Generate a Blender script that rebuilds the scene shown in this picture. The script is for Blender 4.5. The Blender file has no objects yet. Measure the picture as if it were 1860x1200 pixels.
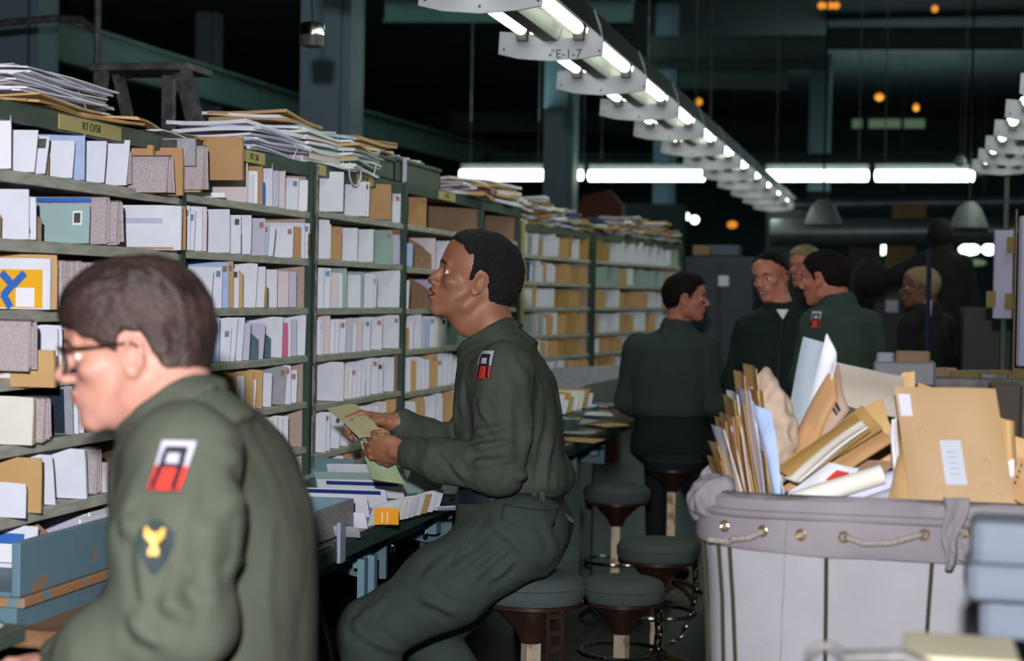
import bpy, bmesh, math, random
import numpy as np
from mathutils import Vector, Matrix, noise
from mathutils.bvhtree import BVHTree
random.seed(7)
SC = bpy.context.scene
COL = SC.collection
PI = math.pi
# ------------------------------------------------------------------ camera
F, CX, CY = 3200.0, 930.0, 600.0
CAM = Vector((0, 0, 1.5))
TH, PH, RO = math.radians(12.68), math.radians(1.12), math.radians(1.0)
_f0 = Vector((-math.sin(TH), math.cos(TH), 0)); _r0 = Vector((math.cos(TH), math.sin(TH), 0)); _z = Vector((0, 0, 1))
FW = _f0 * math.cos(PH) - _z * math.sin(PH)
_u = _z * math.cos(PH) + _f0 * math.sin(PH)
RT = _r0 * math.cos(RO) + _u * math.sin(RO)
UP = _u * math.cos(RO) - _r0 * math.sin(RO)
cd = bpy.data.cameras.new('camera'); cam = bpy.data.objects.new('camera', cd); COL.objects.link(cam)
M = Matrix((RT, UP, -FW)).transposed().to_4x4(); M.translation = CAM
cam.matrix_world = M
cd.sensor_width = 36; cd.lens = F / 1860 * 36
cd.dof.use_dof = True; cd.dof.focus_distance = 5.0; cd.dof.aperture_fstop = 3.6
cd.clip_end = 200
SC.camera = cam
# ------------------------------------------------------------------ world, flash, exposure
w = bpy.data.worlds.new('world'); SC.world = w; w.use_nodes = True
w.node_tree.nodes['Background'].inputs[0].default_value = (.25, .42, .42, 1)
w.node_tree.nodes['Background'].inputs[1].default_value = 0.02
ld = bpy.data.lights.new('camera_flash', 'SPOT'); ld.energy = 930; ld.shadow_soft_size = .035
ld.color = (1.0, .97, 1.0); ld.spot_size = math.radians(95); ld.spot_blend = .5
lo = bpy.data.objects.new('camera_flash', ld); COL.objects.link(lo)
lo.matrix_world = Matrix.Translation(Vector((.0, -.3, 1.80))) @ Matrix((RT, UP, -FW)).transposed().to_4x4()
for _i, (_x, _y) in enumerate(((-6, 24), (6, 24), (0, 38))):
    _a = bpy.data.lights.new('background_fill', 'AREA'); _a.energy = 130; _a.size = 5; _a.color = (.6, 1, 1); _o = bpy.data.objects.new('background_fill', _a); COL.objects.link(_o); _o.location = (_x, _y, 6.1)  # added fill with no fixture behind it, lifts the dark rear of the hall
    _b = bpy.data.lights.new('ceiling_fill', 'AREA'); _b.energy = 130; _b.size = 4; _b.color = (.7, 1, 1); _o = bpy.data.objects.new('ceiling_fill', _b); COL.objects.link(_o); _o.location = (_x, _y - 4, 3.6); _o.rotation_euler = (PI, 0, 0)  # unseen fill facing up, added to brighten the ceiling and beams
SC.view_settings.view_transform = 'Standard'; SC.view_settings.look = 'None'
SC.view_settings.exposure = 0.0; SC.view_settings.gamma = 1.0; SC.view_settings.use_curve_mapping = False

def ray(px, py): return FW + RT * ((px - CX) / F) + UP * (-(py - CY) / F)
def atX(px, py, X): d = ray(px, py); return CAM + d * (X / d.x)
def atY(px, py, Y): d = ray(px, py); return CAM + d * (Y / d.y)
def atZ(px, py, Z): d = ray(px, py); return CAM + d * ((Z - 1.5) / d.z)
def proj(p):
    v = Vector(p) - CAM; z = v.dot(FW); return (CX + F * v.dot(RT) / z, CY - F * v.dot(UP) / z)
# ------------------------------------------------------------------ materials
MATS = {}
def mat(name, col, rough=.7, metal=0, var=.12, scale=8, bump=0, bscale=60, emit=0, col2=None, thr=None, alpha=1, spec=.4, stretch=None):
    if name in MATS: return MATS[name]
    m = bpy.data.materials.new(name); m.use_nodes = True; nt = m.node_tree; b = nt.nodes['Principled BSDF']
    b.inputs['Roughness'].default_value = rough; b.inputs['Metallic'].default_value = metal
    b.inputs['Specular IOR Level'].default_value = spec
    c = (*col, 1)
    if emit:
        b.inputs['Base Color'].default_value = c; b.inputs['Emission Color'].default_value = c; b.inputs['Emission Strength'].default_value = emit
    else:
        tc = nt.nodes.new('ShaderNodeTexCoord'); mp = nt.nodes.new('ShaderNodeMapping'); nt.links.new(tc.outputs['Object'], mp.inputs[0])
        if stretch: mp.inputs['Scale'].default_value = stretch
        n = nt.nodes.new('ShaderNodeTexNoise'); n.inputs['Scale'].default_value = scale; n.inputs['Detail'].default_value = 4
        nt.links.new(mp.outputs[0], n.inputs['Vector'])
        cr = nt.nodes.new('ShaderNodeValToRGB')
        t = thr or (.3, .7)
        cr.color_ramp.elements[0].position = t[0]; cr.color_ramp.elements[1].position = t[1]
        c2 = col2 or tuple(x * (1 - var) for x in col)
        cr.color_ramp.elements[0].color = (*c2, 1); cr.color_ramp.elements[1].color = c
        nt.links.new(n.outputs['Fac'], cr.inputs[0]); nt.links.new(cr.outputs[0], b.inputs['Base Color'])
        if bump:
            n2 = nt.nodes.new('ShaderNodeTexNoise'); n2.inputs['Scale'].default_value = bscale; n2.inputs['Detail'].default_value = 3
            nt.links.new(mp.outputs[0], n2.inputs['Vector'])
            bp = nt.nodes.new('ShaderNodeBump'); bp.inputs['Strength'].default_value = bump; bp.inputs['Distance'].default_value = .01
            nt.links.new(n2.outputs['Fac'], bp.inputs['Height']); nt.links.new(bp.outputs[0], b.inputs['Normal'])
    if alpha < 1: b.inputs['Alpha'].default_value = alpha
    MATS[name] = m; return m
W_ = mat('white_paper', (.74, .78, .88), .7, var=.10, scale=14, bump=.05)
W2 = mat('bright_paper', (.84, .87, .93), .7, var=.05, scale=10)
CR = mat('cream_paper', (.74, .73, .66), .7, var=.1, scale=12)
PK = mat('pale_pink_paper', (.72, .62, .66), .7, var=.1)
BL = mat('pale_blue_paper', (.42, .55, .82), .7, var=.2, scale=20)
BB = mat('blue_card', (.04, .16, .55), .5, var=.15)
NV = mat('navy_print', (.02, .05, .22), .5, var=.1)
LV = mat('lavender_paper', (.55, .55, .72), .7, var=.12)
KR = mat('kraft_paper', (.50, .29, .13), .65, var=.18, scale=6, bump=.12, bscale=14)
OK_ = mat('manila_paper', (.58, .37, .155), .6, var=.14, scale=5, bump=.1, bscale=10)
MU = mat('mustard_paper', (.44, .28, .075), .6, var=.15)
BR = mat('fibreboard', (.33, .21, .13), .8, var=.25, scale=90, bump=.1, bscale=200)
TN = mat('tan_fibreboard', (.48, .37, .31), .75, var=.15, scale=60)
TL = mat('teal_steel', (.09, .17, .2), .5, var=.25, scale=20)
EG = mat('grey_green_paper', (.32, .46, .43), .7, var=.12)
GT = mat('pale_teal_paper', (.33, .48, .48), .7, var=.1)
PR = mat('rose_card', (.62, .14, .27), .6, var=.1)
NP = mat('newsprint', (.50, .44, .46), .85, var=.3, scale=160, bump=.05)
ORG = mat('orange_card', (.80, .34, .02), .5, var=.08)
YL = mat('yellow_cover', (.85, .45, .02), .4, var=.06)
RD = mat('red_print', (.55, .04, .03), .6, var=.1)
BK = mat('black_ink', (.01, .01, .015), .6, var=.1)
GR = mat('grey_paper', (.36, .38, .42), .7, var=.2, scale=30)
SH = mat('shelf_steel', (.52, .53, .46), .55, metal=.1, var=.35, scale=70, bump=.08, stretch=(1, .2, 1))
GP = mat('green_steel', (.035, .075, .06), .5, var=.4, scale=12, bump=.05)
GP2 = mat('olive_steel', (.07, .10, .075), .55, var=.35, scale=15, bump=.05)
CHR = mat('chrome', (.75, .75, .75), .15, metal=1, var=.1)
TAPE = mat('yellow_tape', (.50, .42, .16), .5, var=.15, scale=30)
BGR = mat('blue_grey_paint', (.13, .235, .29), .45, var=.1, scale=5, bump=.03)
WORN = mat('worn_paint', (.13, .235, .29), .5, scale=9, col2=(.36, .19, .09), thr=(.34, .38))
WORN2 = mat('rusty_edge', (.38, .20, .10), .6, scale=14, col2=(.15, .25, .28), thr=(.38, .42))
WOOD = mat('worn_wood', (.30, .17, .08), .5, scale=9, col2=(.10, .045, .02), thr=(.35, .6), stretch=(1, .5, 1))
TBL = mat('dark_table_top', (.085, .07, .05), .28, var=.3, scale=6)
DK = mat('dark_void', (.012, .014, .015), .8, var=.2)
COLM = mat('column_paint', (.165, .25, .30), .55, var=.08, scale=3)
COLD = mat('column_dark', (.03, .05, .05), .6, var=.1)
BEAM = mat('green_beam', (.032, .058, .048), .7, var=.3, scale=3)
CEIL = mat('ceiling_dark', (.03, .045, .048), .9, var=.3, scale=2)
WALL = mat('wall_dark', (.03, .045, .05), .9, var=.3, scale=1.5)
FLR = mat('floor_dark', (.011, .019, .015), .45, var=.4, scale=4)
PLATE = mat('lamp_enamel', (.31, .31, .37), .4, var=.04, scale=30)
LMET = mat('lamp_metal', (.022, .022, .016), .5, metal=.1, var=.2)
TUBE = mat('fluorescent_tube', (.88, 1.0, .80), emit=9)
TUBEF = mat('far_fluorescent_tube', (.85, 1.0, .88), emit=6)
GLOW = mat('lamp_glow', (.8, 1.0, .92), emit=5)
ORL = mat('orange_lamp', (1.0, .35, .03), emit=.8)
GRL = mat('lit_pane', (.55, .8, .5), emit=.10)
OD = mat('olive_uniform', (.072, .084, .062), .85, var=.12, scale=18, bump=.12, bscale=350, spec=.15)
OD2 = mat('olive_shirt_cloth', (.060, .074, .058), .85, var=.15, scale=18, bump=.12, bscale=350, spec=.15)
OD3 = mat('olive_trouser_cloth', (.045, .062, .05), .85, var=.15, scale=14, bump=.12, bscale=300, spec=.15)
ODK = mat('dark_green_jacket', (.012, .022, .018), .85, var=.15, scale=14, spec=.15)
NVT = mat('dark_trouser_cloth', (.013, .018, .02), .85, var=.15, scale=14, spec=.15)
BLKC = mat('black_cloth', (.006, .006, .007), .9, var=.1)
BELT = mat('navy_webbing', (.005, .008, .02), .6, var=.1)
SK1 = mat('fair_skin', (.45, .235, .175), .55, scale=9, col2=(.42, .195, .145), thr=(.35, .65), spec=.35)
SK2 = mat('brown_skin', (.185, .075, .04), .42, scale=12, col2=(.13, .05, .027), thr=(.35, .65), spec=.5)
SK3 = mat('ruddy_skin', (.50, .20, .14), .5, scale=9, col2=(.42, .14, .10), spec=.35)
LP1 = mat('pink_lips', (.42, .15, .13), .4, var=.1)
LP2 = mat('brown_lips', (.12, .04, .03), .4, var=.1)
HR1 = mat('brown_hair', (.055, .034, .028), .45, scale=5, col2=(.02, .012, .011), thr=(.35, .7), bump=.5, bscale=120, stretch=(1, 1, 3))
HR2 = mat('black_hair', (.006, .006, .008), .75, var=.3, bump=.8, bscale=260)
HR3 = mat('grey_blond_hair', (.25, .18, .11), .6, var=.3, bump=.4, bscale=120)
HR4 = mat('dark_hair', (.010, .007, .007), .8, spec=.1, var=.3, bump=.4, bscale=120)
EYEW = mat('eye_white', (.75, .72, .7), .25, var=.02)
TEETH = mat('teeth', (.75, .72, .66), .3, var=.03)
FRAME = mat('black_plastic', (.02, .012, .01), .25, var=.1)
LENS = mat('spectacle_lens', (.9, .95, .95), .05, var=.0, alpha=.18)
GOLD = mat('gold_thread', (.75, .42, .07), .5, var=.25, scale=220)
PWHT = mat('patch_white', (.42, .41, .5), .7, var=.08)
PRED = mat('patch_red', (.62, .035, .02), .7, var=.1)
PBLK = mat('patch_black', (.008, .008, .014), .7, var=.1)
CANV = mat('canvas', (.31, .31, .335), .85, var=.14, scale=7, bump=.12, bscale=180)
CANB = mat('canvas_band', (.255, .235, .26), .85, var=.3, scale=6, bump=.12, bscale=120)
ROD = mat('dark_olive_rod', (.04, .035, .02), .5, var=.1)
ROPE = mat('rope', (.32, .29, .27), .8, var=.3, scale=160, bump=.5, bscale=200)
BRASS = mat('brass', (.55, .38, .16), .3, metal=.8, var=.2, scale=60)
SEAT = mat('grey_green_seat_cloth', (.062, .082, .08), .9, var=.2, scale=260, bump=.25, bscale=500)
BRN = mat('dark_brown_enamel', (.045, .022, .015), .35, metal=.3, var=.2)
POSTM = mat('worn_stool_post', (.55, .46, .33), .4, metal=.3, scale=20, col2=(.28, .15, .07), thr=(.36, .5))
PLAST = mat('grey_translucent_plastic', (.15, .18, .225), .75, var=.12, scale=6, alpha=.78, spec=.1)
CAB = mat('navy_locker_paint', (.018, .028, .055), .5, var=.2)
PANW = mat('lavender_white_panel', (.34, .34, .47), .6, var=.08)
DUCT = mat('galvanised_duct', (.16, .19, .21), .4, metal=.4, var=.5, scale=3)
CARD = mat('corrugated_card', (.30, .18, .11), .75, var=.12)
SHADE = mat('lamp_shade_enamel', (.20, .22, .24), .5, var=.2)
YBX = mat('ochre_box', (.19, .14, .04), .7, var=.2)
STEELD = mat('dark_worn_steel', (.06, .06, .06), .5, metal=.2, scale=18, col2=(.14, .13, .13), thr=(.35, .6))
# ------------------------------------------------------------------ object helpers
ALL_LABELS = {}
def tag(o, label=None, cat=None, group=None, kind=None):
    if label: o['label'] = label
    if cat: o['category'] = cat
    if group: o['group'] = group
    if kind: o['kind'] = kind
    return o
def thing(name, label, cat, loc=(0, 0, 0), rz=0, group=None, kind=None):
    o = bpy.data.objects.new(name, None); COL.objects.link(o); o.location = loc; o.rotation_euler = (0, 0, rz)
    o.empty_display_size = .05
    return tag(o, label, cat, group, kind)
def setpar(o, parent, local=False):
    if parent is None: return
    o.parent = parent
    if not local: o.matrix_parent_inverse = Matrix.LocRotScale(parent.location, parent.rotation_euler, None).inverted()
class MB:
    """collects polygons in world (or parent) coordinates"""
    def __init__(s): s.v = []; s.f = []; s.m = []
    def add(s, vs, fs, mi=0):
        n = len(s.v); s.v += [tuple(v) for v in vs]; s.f += [tuple(i + n for i in f) for f in fs]; s.m += [mi] * len(fs); return s
    def box(s, a, b, mi=0, T=None):
        x0, y0, z0 = a; x1, y1, z1 = b
        vs = [Vector(p) for p in ((x0, y0, z0), (x1, y0, z0), (x1, y1, z0), (x0, y1, z0), (x0, y0, z1), (x1, y0, z1), (x1, y1, z1), (x0, y1, z1))]
        if T: vs = [T @ v for v in vs]
        return s.add(vs, [(0, 3, 2, 1), (4, 5, 6, 7), (0, 1, 5, 4), (1, 2, 6, 5), (2, 3, 7, 6), (3, 0, 4, 7)], mi)
    def rbox(s, a, b, r, mi=0, T=None):
        """box with chamfered vertical + top edges"""
        x0, y0, z0 = a; x1, y1, z1 = b
        def ring(i, z): return [(x0 + i, y0 + r, z), (x0 + r, y0 + i, z), (x1 - r, y0 + i, z), (x1 - i, y0 + r, z), (x1 - i, y1 - r, z), (x1 - r, y1 - i, z), (x0 + r, y1 - i, z), (x0 + i, y1 - r, z)]
        rs = [ring(r * .5, z0), ring(0, z0 + r * .5), ring(0, z1 - r * .5), ring(r * .5, z1)]
        vs = [Vector(p) for q in rs for p in q]
        if T: vs = [T @ v for v in vs]
        fs = [tuple(range(7, -1, -1)), tuple(range(24, 32))]
        for k in range(3):
            for i in range(8): j = (i + 1) % 8; fs.append((k * 8 + i, k * 8 + j, k * 8 + 8 + j, k * 8 + 8 + i))
        return s.add(vs, fs, mi)
    def prism(s, pts, y0, y1, mi=0, T=None):
        """polygon in xz extruded along y"""
        n = len(pts); vs = [Vector((p[0], y0, p[1])) for p in pts] + [Vector((p[0], y1, p[1])) for p in pts]
        if T: vs = [T @ v for v in vs]
        fs = [tuple(range(n)), tuple(range(2 * n - 1, n - 1, -1))] + [(i, i + n, (i + 1) % n + n, (i + 1) % n) for i in range(n)]
        return s.add(vs, fs, mi)
    def tube(s, pts, r, n=8, mi=0, closed=False):
        pts = [Vector(p) for p in pts]; rs = r if isinstance(r, (list, tuple)) else [r] * len(pts); N = len(pts)
        vs = []; up = Vector((0, 0, 1))
        for i, p in enumerate(pts):
            if closed: d = pts[(i + 1) % N] - pts[i - 1]
            else: d = pts[min(i + 1, N - 1)] - pts[max(i - 1, 0)]
            d.normalize(); a = d.cross(up)
            if a.length < .2: a = d.cross(Vector((1, 0, 0)))
            a.normalize(); b = a.cross(d)
            for k in range(n): t = 2 * PI * k / n; vs.append(p + (a * math.cos(t) + b * math.sin(t)) * rs[i])
        fs = []
        for i in range(N if closed else N - 1):
            j = (i + 1) % N
            for k in range(n): l = (k + 1) % n; fs.append((i * n + k, j * n + k, j * n + l, i * n + l))
        if not closed: fs += [tuple(range(n)), tuple(range(N * n - 1, N * n - n - 1, -1))]
        return s.add(vs, fs, mi)
    def lathe(s, prof, c=(0, 0, 0), n=24, mi=0, sx=1, sy=1):
        vs = []; N = len(prof)
        for r, z in prof:
            for k in range(n): t = 2 * PI * k / n; vs.append((c[0] + r * sx * math.cos(t), c[1] + r * sy * math.sin(t), c[2] + z))
        fs = [(i * n + k, i * n + (k + 1) % n, (i + 1) * n + (k + 1) % n, (i + 1) * n + k) for i in range(N - 1) for k in range(n)]
        fs += [tuple(range(n - 1, -1, -1)), tuple(range((N - 1) * n, N * n))]
        return s.add(vs, fs, mi)
    def grid(s, fn, nu, nv, mi=0, th=0):
        vs = [fn(i / nu, j / nv) for j in range(nv + 1) for i in range(nu + 1)]
        q = [(j * (nu + 1) + i, j * (nu + 1) + i + 1, (j + 1) * (nu + 1) + i + 1, (j + 1) * (nu + 1) + i) for j in range(nv) for i in range(nu)]
        return s.add(vs, q, mi)
    def build(s, name, mats, parent=None, smooth=False, bevel=0, solid=0, local=False):
        me = bpy.data.meshes.new(name); me.from_pydata(s.v, [], s.f); me.update()
        if not isinstance(mats, (list, tuple)): mats = [mats]
        for m in mats: me.materials.append(m)
        if len(mats) > 1: me.polygons.foreach_set('material_index', s.m)
        bm = bmesh.new(); bm.from_mesh(me); bmesh.ops.recalc_face_normals(bm, faces=bm.faces); bm.to_mesh(me); bm.free()
        if smooth:
            me.polygons.foreach_set('use_smooth', [True] * len(me.polygons)); me.set_sharp_from_angle(angle=math.radians(40))
        o = bpy.data.objects.new(name, me); COL.objects.link(o)
        setpar(o, parent, local)
        if solid: md = o.modifiers.new('s', 'SOLIDIFY'); md.thickness = solid; md.offset = 0
        if bevel: md = o.modifiers.new('b', 'BEVEL'); md.width = bevel; md.segments = 2; md.limit_method = 'ANGLE'
        return o
def text_mesh(name, body, size, T, m, parent=None, ext=.0006, local=False):
    c = bpy.data.curves.new(name, 'FONT'); c.body = body; c.size = size; c.extrude = ext; c.align_x = 'CENTER'; c.align_y = 'CENTER'
    t = bpy.data.objects.new('tmp', c); COL.objects.link(t); bpy.context.view_layer.update()
    me = bpy.data.meshes.new_from_object(t); bpy.data.objects.remove(t)
    me.transform(T); me.materials.clear(); me.materials.append(m); me.name = name
    o = bpy.data.objects.new(name, me); COL.objects.link(o)
    setpar(o, parent, local)
    return o
def child_local(parent, p):  # point in world -> parent's local (no rotation parents)
    return Vector(p) - parent.location
ORD = ['first', 'second', 'third', 'fourth', 'fifth', 'sixth', 'seventh', 'eighth', 'ninth', 'tenth', 'eleventh', 'twelfth', 'thirteenth', 'fourteenth', 'fifteenth', 'sixteenth', 'seventeenth', 'eighteenth', 'nineteenth', 'twentieth']
NUM = ['zero', 'one', 'two', 'three', 'four', 'five', 'six', 'seven', 'eight', 'nine', 'ten', 'eleven', 'twelve', 'thirteen', 'fourteen', 'fifteen', 'sixteen', 'seventeen', 'eighteen', 'nineteen', 'twenty']
PENDING = {}
def pend(o, key, x): PENDING.setdefault(key, []).append((x, o))
def settle_labels():
    """key = (adjective, singular, plural, where, direction)"""
    for (adj, sg, pl, where, dr), L in PENDING.items():
        L.sort(key=lambda t: t[0]); n = len(L)
        for i, (x, o) in enumerate(L):
            if n == 1: o['label'] = f'{adj} {sg} {where}'
            elif n <= 20: o['label'] = f'{ORD[i]} from {dr} of {NUM[n]} {adj} {pl} {where}'
            else:
                t = i * 20 // n; o['label'] = f'{adj} {sg} {where}, {ORD[t]} twentieth counted from {dr}'
# ------------------------------------------------------------------ SDF figures
def smin(a, b, k):
    if k <= 0: return np.minimum(a, b)
    h = np.clip(.5 + .5 * (b - a) / k, 0, 1); return b + (a - b) * h - k * h * (1 - h)
def vnoise(P):
    i = np.floor(P).astype(np.int64); f = P - i; f = f * f * (3 - 2 * f); r = 0
    for dx in (0, 1):
        for dy in (0, 1):
            for dz in (0, 1):
                h = (i[..., 0] + dx) * 374761393 + (i[..., 1] + dy) * 668265263 + (i[..., 2] + dz) * 2147483647
                h = (h ^ (h >> 13)) * 1274126177; h = (h ^ (h >> 16)) & 0xffff
                wgt = (f[..., 0] if dx else 1 - f[..., 0]) * (f[..., 1] if dy else 1 - f[..., 1]) * (f[..., 2] if dz else 1 - f[..., 2])
                r = r + wgt * (h / 32767.5 - 1)
    return r
class SDF:
    def __init__(s): s.ops = []
    def _a(s, fn, c, r, k, mode): s.ops.append((fn, np.array(c, float), float(r), k, mode)); return s
    def cap(s, a, b, ra, rb=None, k=.02, mode='u', T=None):
        rb = ra if rb is None else rb; a = Vector(a); b = Vector(b)
        if T is not None: a = T @ a; b = T @ b
        a = np.array(a); b = np.array(b); ab = b - a; L = ab @ ab + 1e-12
        def fn(P):
            q = P - a; t = np.clip((q @ ab) / L, 0, 1); return np.linalg.norm(q - t[..., None] * ab, axis=-1) - (ra + (rb - ra) * t)
        return s._a(fn, (a + b) / 2, math.sqrt(L) / 2 + max(ra, rb), k, mode)
    def chain(s, pts, rs, k=.02, T=None):
        for i in range(len(pts) - 1): s.cap(pts[i], pts[i + 1], rs[i], rs[i + 1], k, T=T)
        return s
    def ell(s, c, r, k=.02, mode='u', T=None, R=None):
        """ellipsoid; T world transform, R extra rotation"""
        Mx = Matrix.Translation(Vector(c)) @ (R.to_4x4() if R is not None else Matrix.Identity(4))
        if T is not None: Mx = T @ Mx
        I = np.array(Mx.inverted()); rr = np.array(r, float)
        def fn(P):
            q = P @ I[:3, :3].T + I[:3, 3]; k0 = np.linalg.norm(q / rr, axis=-1); k1 = np.linalg.norm(q / rr ** 2, axis=-1) + 1e-9
            return np.where(k0 < 1e-4, -rr.min(), k0 * (k0 - 1) / k1)
        return s._a(fn, Mx.translation, max(r), k, mode)
    def loft(s, rows, k=.03, mode='u', T=None, ex=2.4):
        """rows: (z, cx, cy, rx, ry) in T's frame, elliptical sections"""
        rows = sorted(rows); A = np.array(rows); T = T or Matrix.Identity(4); I = np.array(T.inverted())
        z0, z1 = A[0, 0], A[-1, 0]
        def fn(P):
            q = P @ I[:3, :3].T + I[:3, 3]; z = q[..., 2]
            cx, cy, rx, ry = (np.interp(z, A[:, 0], A[:, i]) for i in (1, 2, 3, 4))
            e = ((np.abs(q[..., 0] - cx) / rx) ** ex + (np.abs(q[..., 1] - cy) / ry) ** ex) ** (1 / ex)
            d = (e - 1) * np.minimum(rx, ry); dz = np.maximum(z0 - z, z - z1)
            return smin(np.full_like(d, 9), 9, 0) * 0 + np.where((d > 0) & (dz > 0), np.sqrt(np.maximum(d, 0) ** 2 + np.maximum(dz, 0) ** 2), np.maximum(d, dz))
        c = T @ Vector((A[:, 1].mean(), A[:, 2].mean(), (z0 + z1) / 2))
        return s._a(fn, c, math.hypot((z1 - z0) / 2, (A[:, 3].max() + np.ptp(A[:, 1]))) + A[:, 4].max() + np.ptp(A[:, 2]), k, mode)
    def fnc(s, fn, k, mode): return s._a(fn, (0, 0, 0), 1e6, k, mode)
    def ev(s, P, ops=None):
        d = np.full(P.shape[:-1], .5)
        for fn, c, r, k, mode in (ops if ops is not None else s.ops):
            e = fn(P)
            if mode == 'u': d = smin(d, e, k)
            elif mode == 's': d = -smin(-d, e, k)
            else: d = -smin(-d, -e, k)     # intersect
        return d
    def mesh(s, vox):
        us = [o for o in s.ops if o[4] == 'u']
        lo = np.min([o[1] - o[2] for o in us], 0) - 3 * vox; hi = np.max([o[1] + o[2] for o in us], 0) + 3 * vox
        # tighten bounds with a coarse pass
        cs = max(.02, (hi - lo).max() / 70)
        n = np.ceil((hi - lo) / cs).astype(int) + 1
        G = np.stack(np.meshgrid(*[lo[i] + cs * np.arange(n[i]) for i in range(3)], indexing='ij'), -1)
        D = s.ev(G); w_ = np.argwhere(D < cs * 1.2); l2 = lo + cs * (w_.min(0) - 1.2); h2 = lo + cs * (w_.max(0) + 1.2)
        lo, hi = l2, h2; B = 10
        nb = np.ceil((hi - lo) / (vox * B)).astype(int); n = nb * B
        V = np.empty(tuple(n), np.float32); br = vox * B * .87
        cen = np.stack(np.meshgrid(*[lo[i] + vox * B * (np.arange(nb[i]) + .5) for i in range(3)], indexing='ij'), -1)
        Dc = s.ev(cen); ar = np.arange(B) * vox
        loc = np.stack(np.meshgrid(ar, ar, ar, indexing='ij'), -1)
        for i in range(nb[0]):
            for j in range(nb[1]):
                for k in range(nb[2]):
                    sl = (slice(i * B, i * B + B), slice(j * B, j * B + B), slice(k * B, k * B + B)); d = Dc[i, j, k]
                    if abs(d) > br * 1.5 + .012: V[sl] = d; continue
                    c = cen[i, j, k]; ops = [o for o in s.ops if np.linalg.norm(o[1] - c) - o[2] < br + .05 + o[3]]
                    V[sl] = s.ev(loc + (lo + vox * B * np.array((i, j, k))), ops)
        ins = V < 0; a = ins[:-1, :-1, :-1]; allin = a.copy(); anyin = a.copy()
        for dx in (0, 1):
            for dy in (0, 1):
                for dz in (0, 1):
                    c = ins[dx:n[0] - 1 + dx, dy:n[1] - 1 + dy, dz:n[2] - 1 + dz]; allin &= c; anyin |= c
        act = np.argwhere(anyin & ~allin); cd_ = np.array(a.shape); ids = act[:, 0] * cd_[1] * cd_[2] + act[:, 1] * cd_[2] + act[:, 2]
        off = np.array([(x, y, z) for x in (0, 1) for y in (0, 1) for z in (0, 1)])
        cv = np.stack([V[act[:, 0] + o[0], act[:, 1] + o[1], act[:, 2] + o[2]] for o in off], 1)
        S = np.zeros((len(act), 3)); C = np.zeros(len(act))
        for p in range(8):
            for q in range(p + 1, 8):
                if np.abs(off[p] - off[q]).sum() != 1: continue
                va, vb = cv[:, p], cv[:, q]; m_ = (va < 0) != (vb < 0); t = np.where(m_, va / np.where(m_, va - vb, 1), 0)
                S += m_[:, None] * (off[p] + t[:, None] * (off[q] - off[p])); C += m_
        verts = lo + vox * (act + S / C[:, None]); quads = []
        st = np.array([cd_[1] * cd_[2], cd_[2], 1])
        for ax in range(3):
            b_, c_ = (ax + 1) % 3, (ax + 2) % 3
            s0 = [slice(1, n[i] - 1) for i in range(3)]; s0[ax] = slice(0, n[ax] - 1); s1 = list(s0); s1[ax] = slice(1, n[ax])
            A0 = ins[tuple(s0)]; A1 = ins[tuple(s1)]; e = np.argwhere(A0 != A1); flip = A0[tuple(e.T)]
            base = e.copy(); base[:, b_] += 1; base[:, c_] += 1
            idf = base @ st; q = np.stack([idf - st[b_] - st[c_], idf - st[c_], idf, idf - st[b_]], 1)
            q = np.where(flip[:, None], q, q[:, ::-1]); quads.append(q)
        Q = np.searchsorted(ids, np.concatenate(quads)); return verts, Q
def np_mesh(name, V, Q, mats, parent=None, midx=None):
    me = bpy.data.meshes.new(name); me.vertices.add(len(V)); me.vertices.foreach_set('co', V.astype(np.float32).ravel())
    me.loops.add(Q.size); me.loops.foreach_set('vertex_index', Q.astype(np.int32).ravel())
    me.polygons.add(len(Q)); me.polygons.foreach_set('loop_start', np.arange(0, Q.size, 4, dtype=np.int32))
    me.polygons.foreach_set('use_smooth', np.ones(len(Q), bool)); me.update(calc_edges=True); me.validate()
    for m in (mats if isinstance(mats, (list, tuple)) else [mats]): me.materials.append(m)
    if midx is not None: me.polygons.foreach_set('material_index', midx.astype(np.int32))
    o = bpy.data.objects.new(name, me); COL.objects.link(o)
    setpar(o, parent)
    return o
def displace(V, Q, fn):
    """move vertices along their normals by fn(V)"""
    a, b, c, d = (V[Q[:, i]] for i in range(4)); nf = np.cross(c - a, d - b); N = np.zeros_like(V)
    for i in range(4): np.add.at(N, Q[:, i], nf)
    N /= np.linalg.norm(N, axis=1)[:, None] + 1e-9
    return V + N * fn(V, N)[:, None]
def cloth_noise(amp, sc, seed=0, folds=()):
    sc = np.array(sc); FS = [(np.array(a), np.array(b), w_, h) for a, b, w_, h in folds]
    def fn(V, N):
        F_ = np.zeros(len(V))
        for a, b, w_, h in FS:
            ab = b - a; L = ab @ ab; u = (V - a) @ ab / L; t = np.clip(u, 0, 1); q = V - a - t[:, None] * ab; bend = .25 * w_ * np.sin(t * 7 + a[0] * 40)
            q[:, 1] *= .35; d = np.linalg.norm(q, axis=1) + 1e-9; sd = d - bend; fade = np.clip(np.minimum(t, 1 - t) * 4 + .15, 0, 1)
            F_ += h * fade * (np.exp(-(sd / w_) ** 2) - .55 * np.exp(-((sd - 1.9 * w_) / w_) ** 2))
        w1 = vnoise(V * 5 + seed + 31)[:, None] * .6
        n = vnoise(V * sc + seed + w1); r = 1 - np.abs(n) * 2.2; n2 = vnoise(V * sc * 2.3 + seed + 9)
        return F_ + amp * (np.clip(r, -.6, 1) * .6 + .5 * n2 + .8 * vnoise(V * 9 + seed))
    return fn
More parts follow.
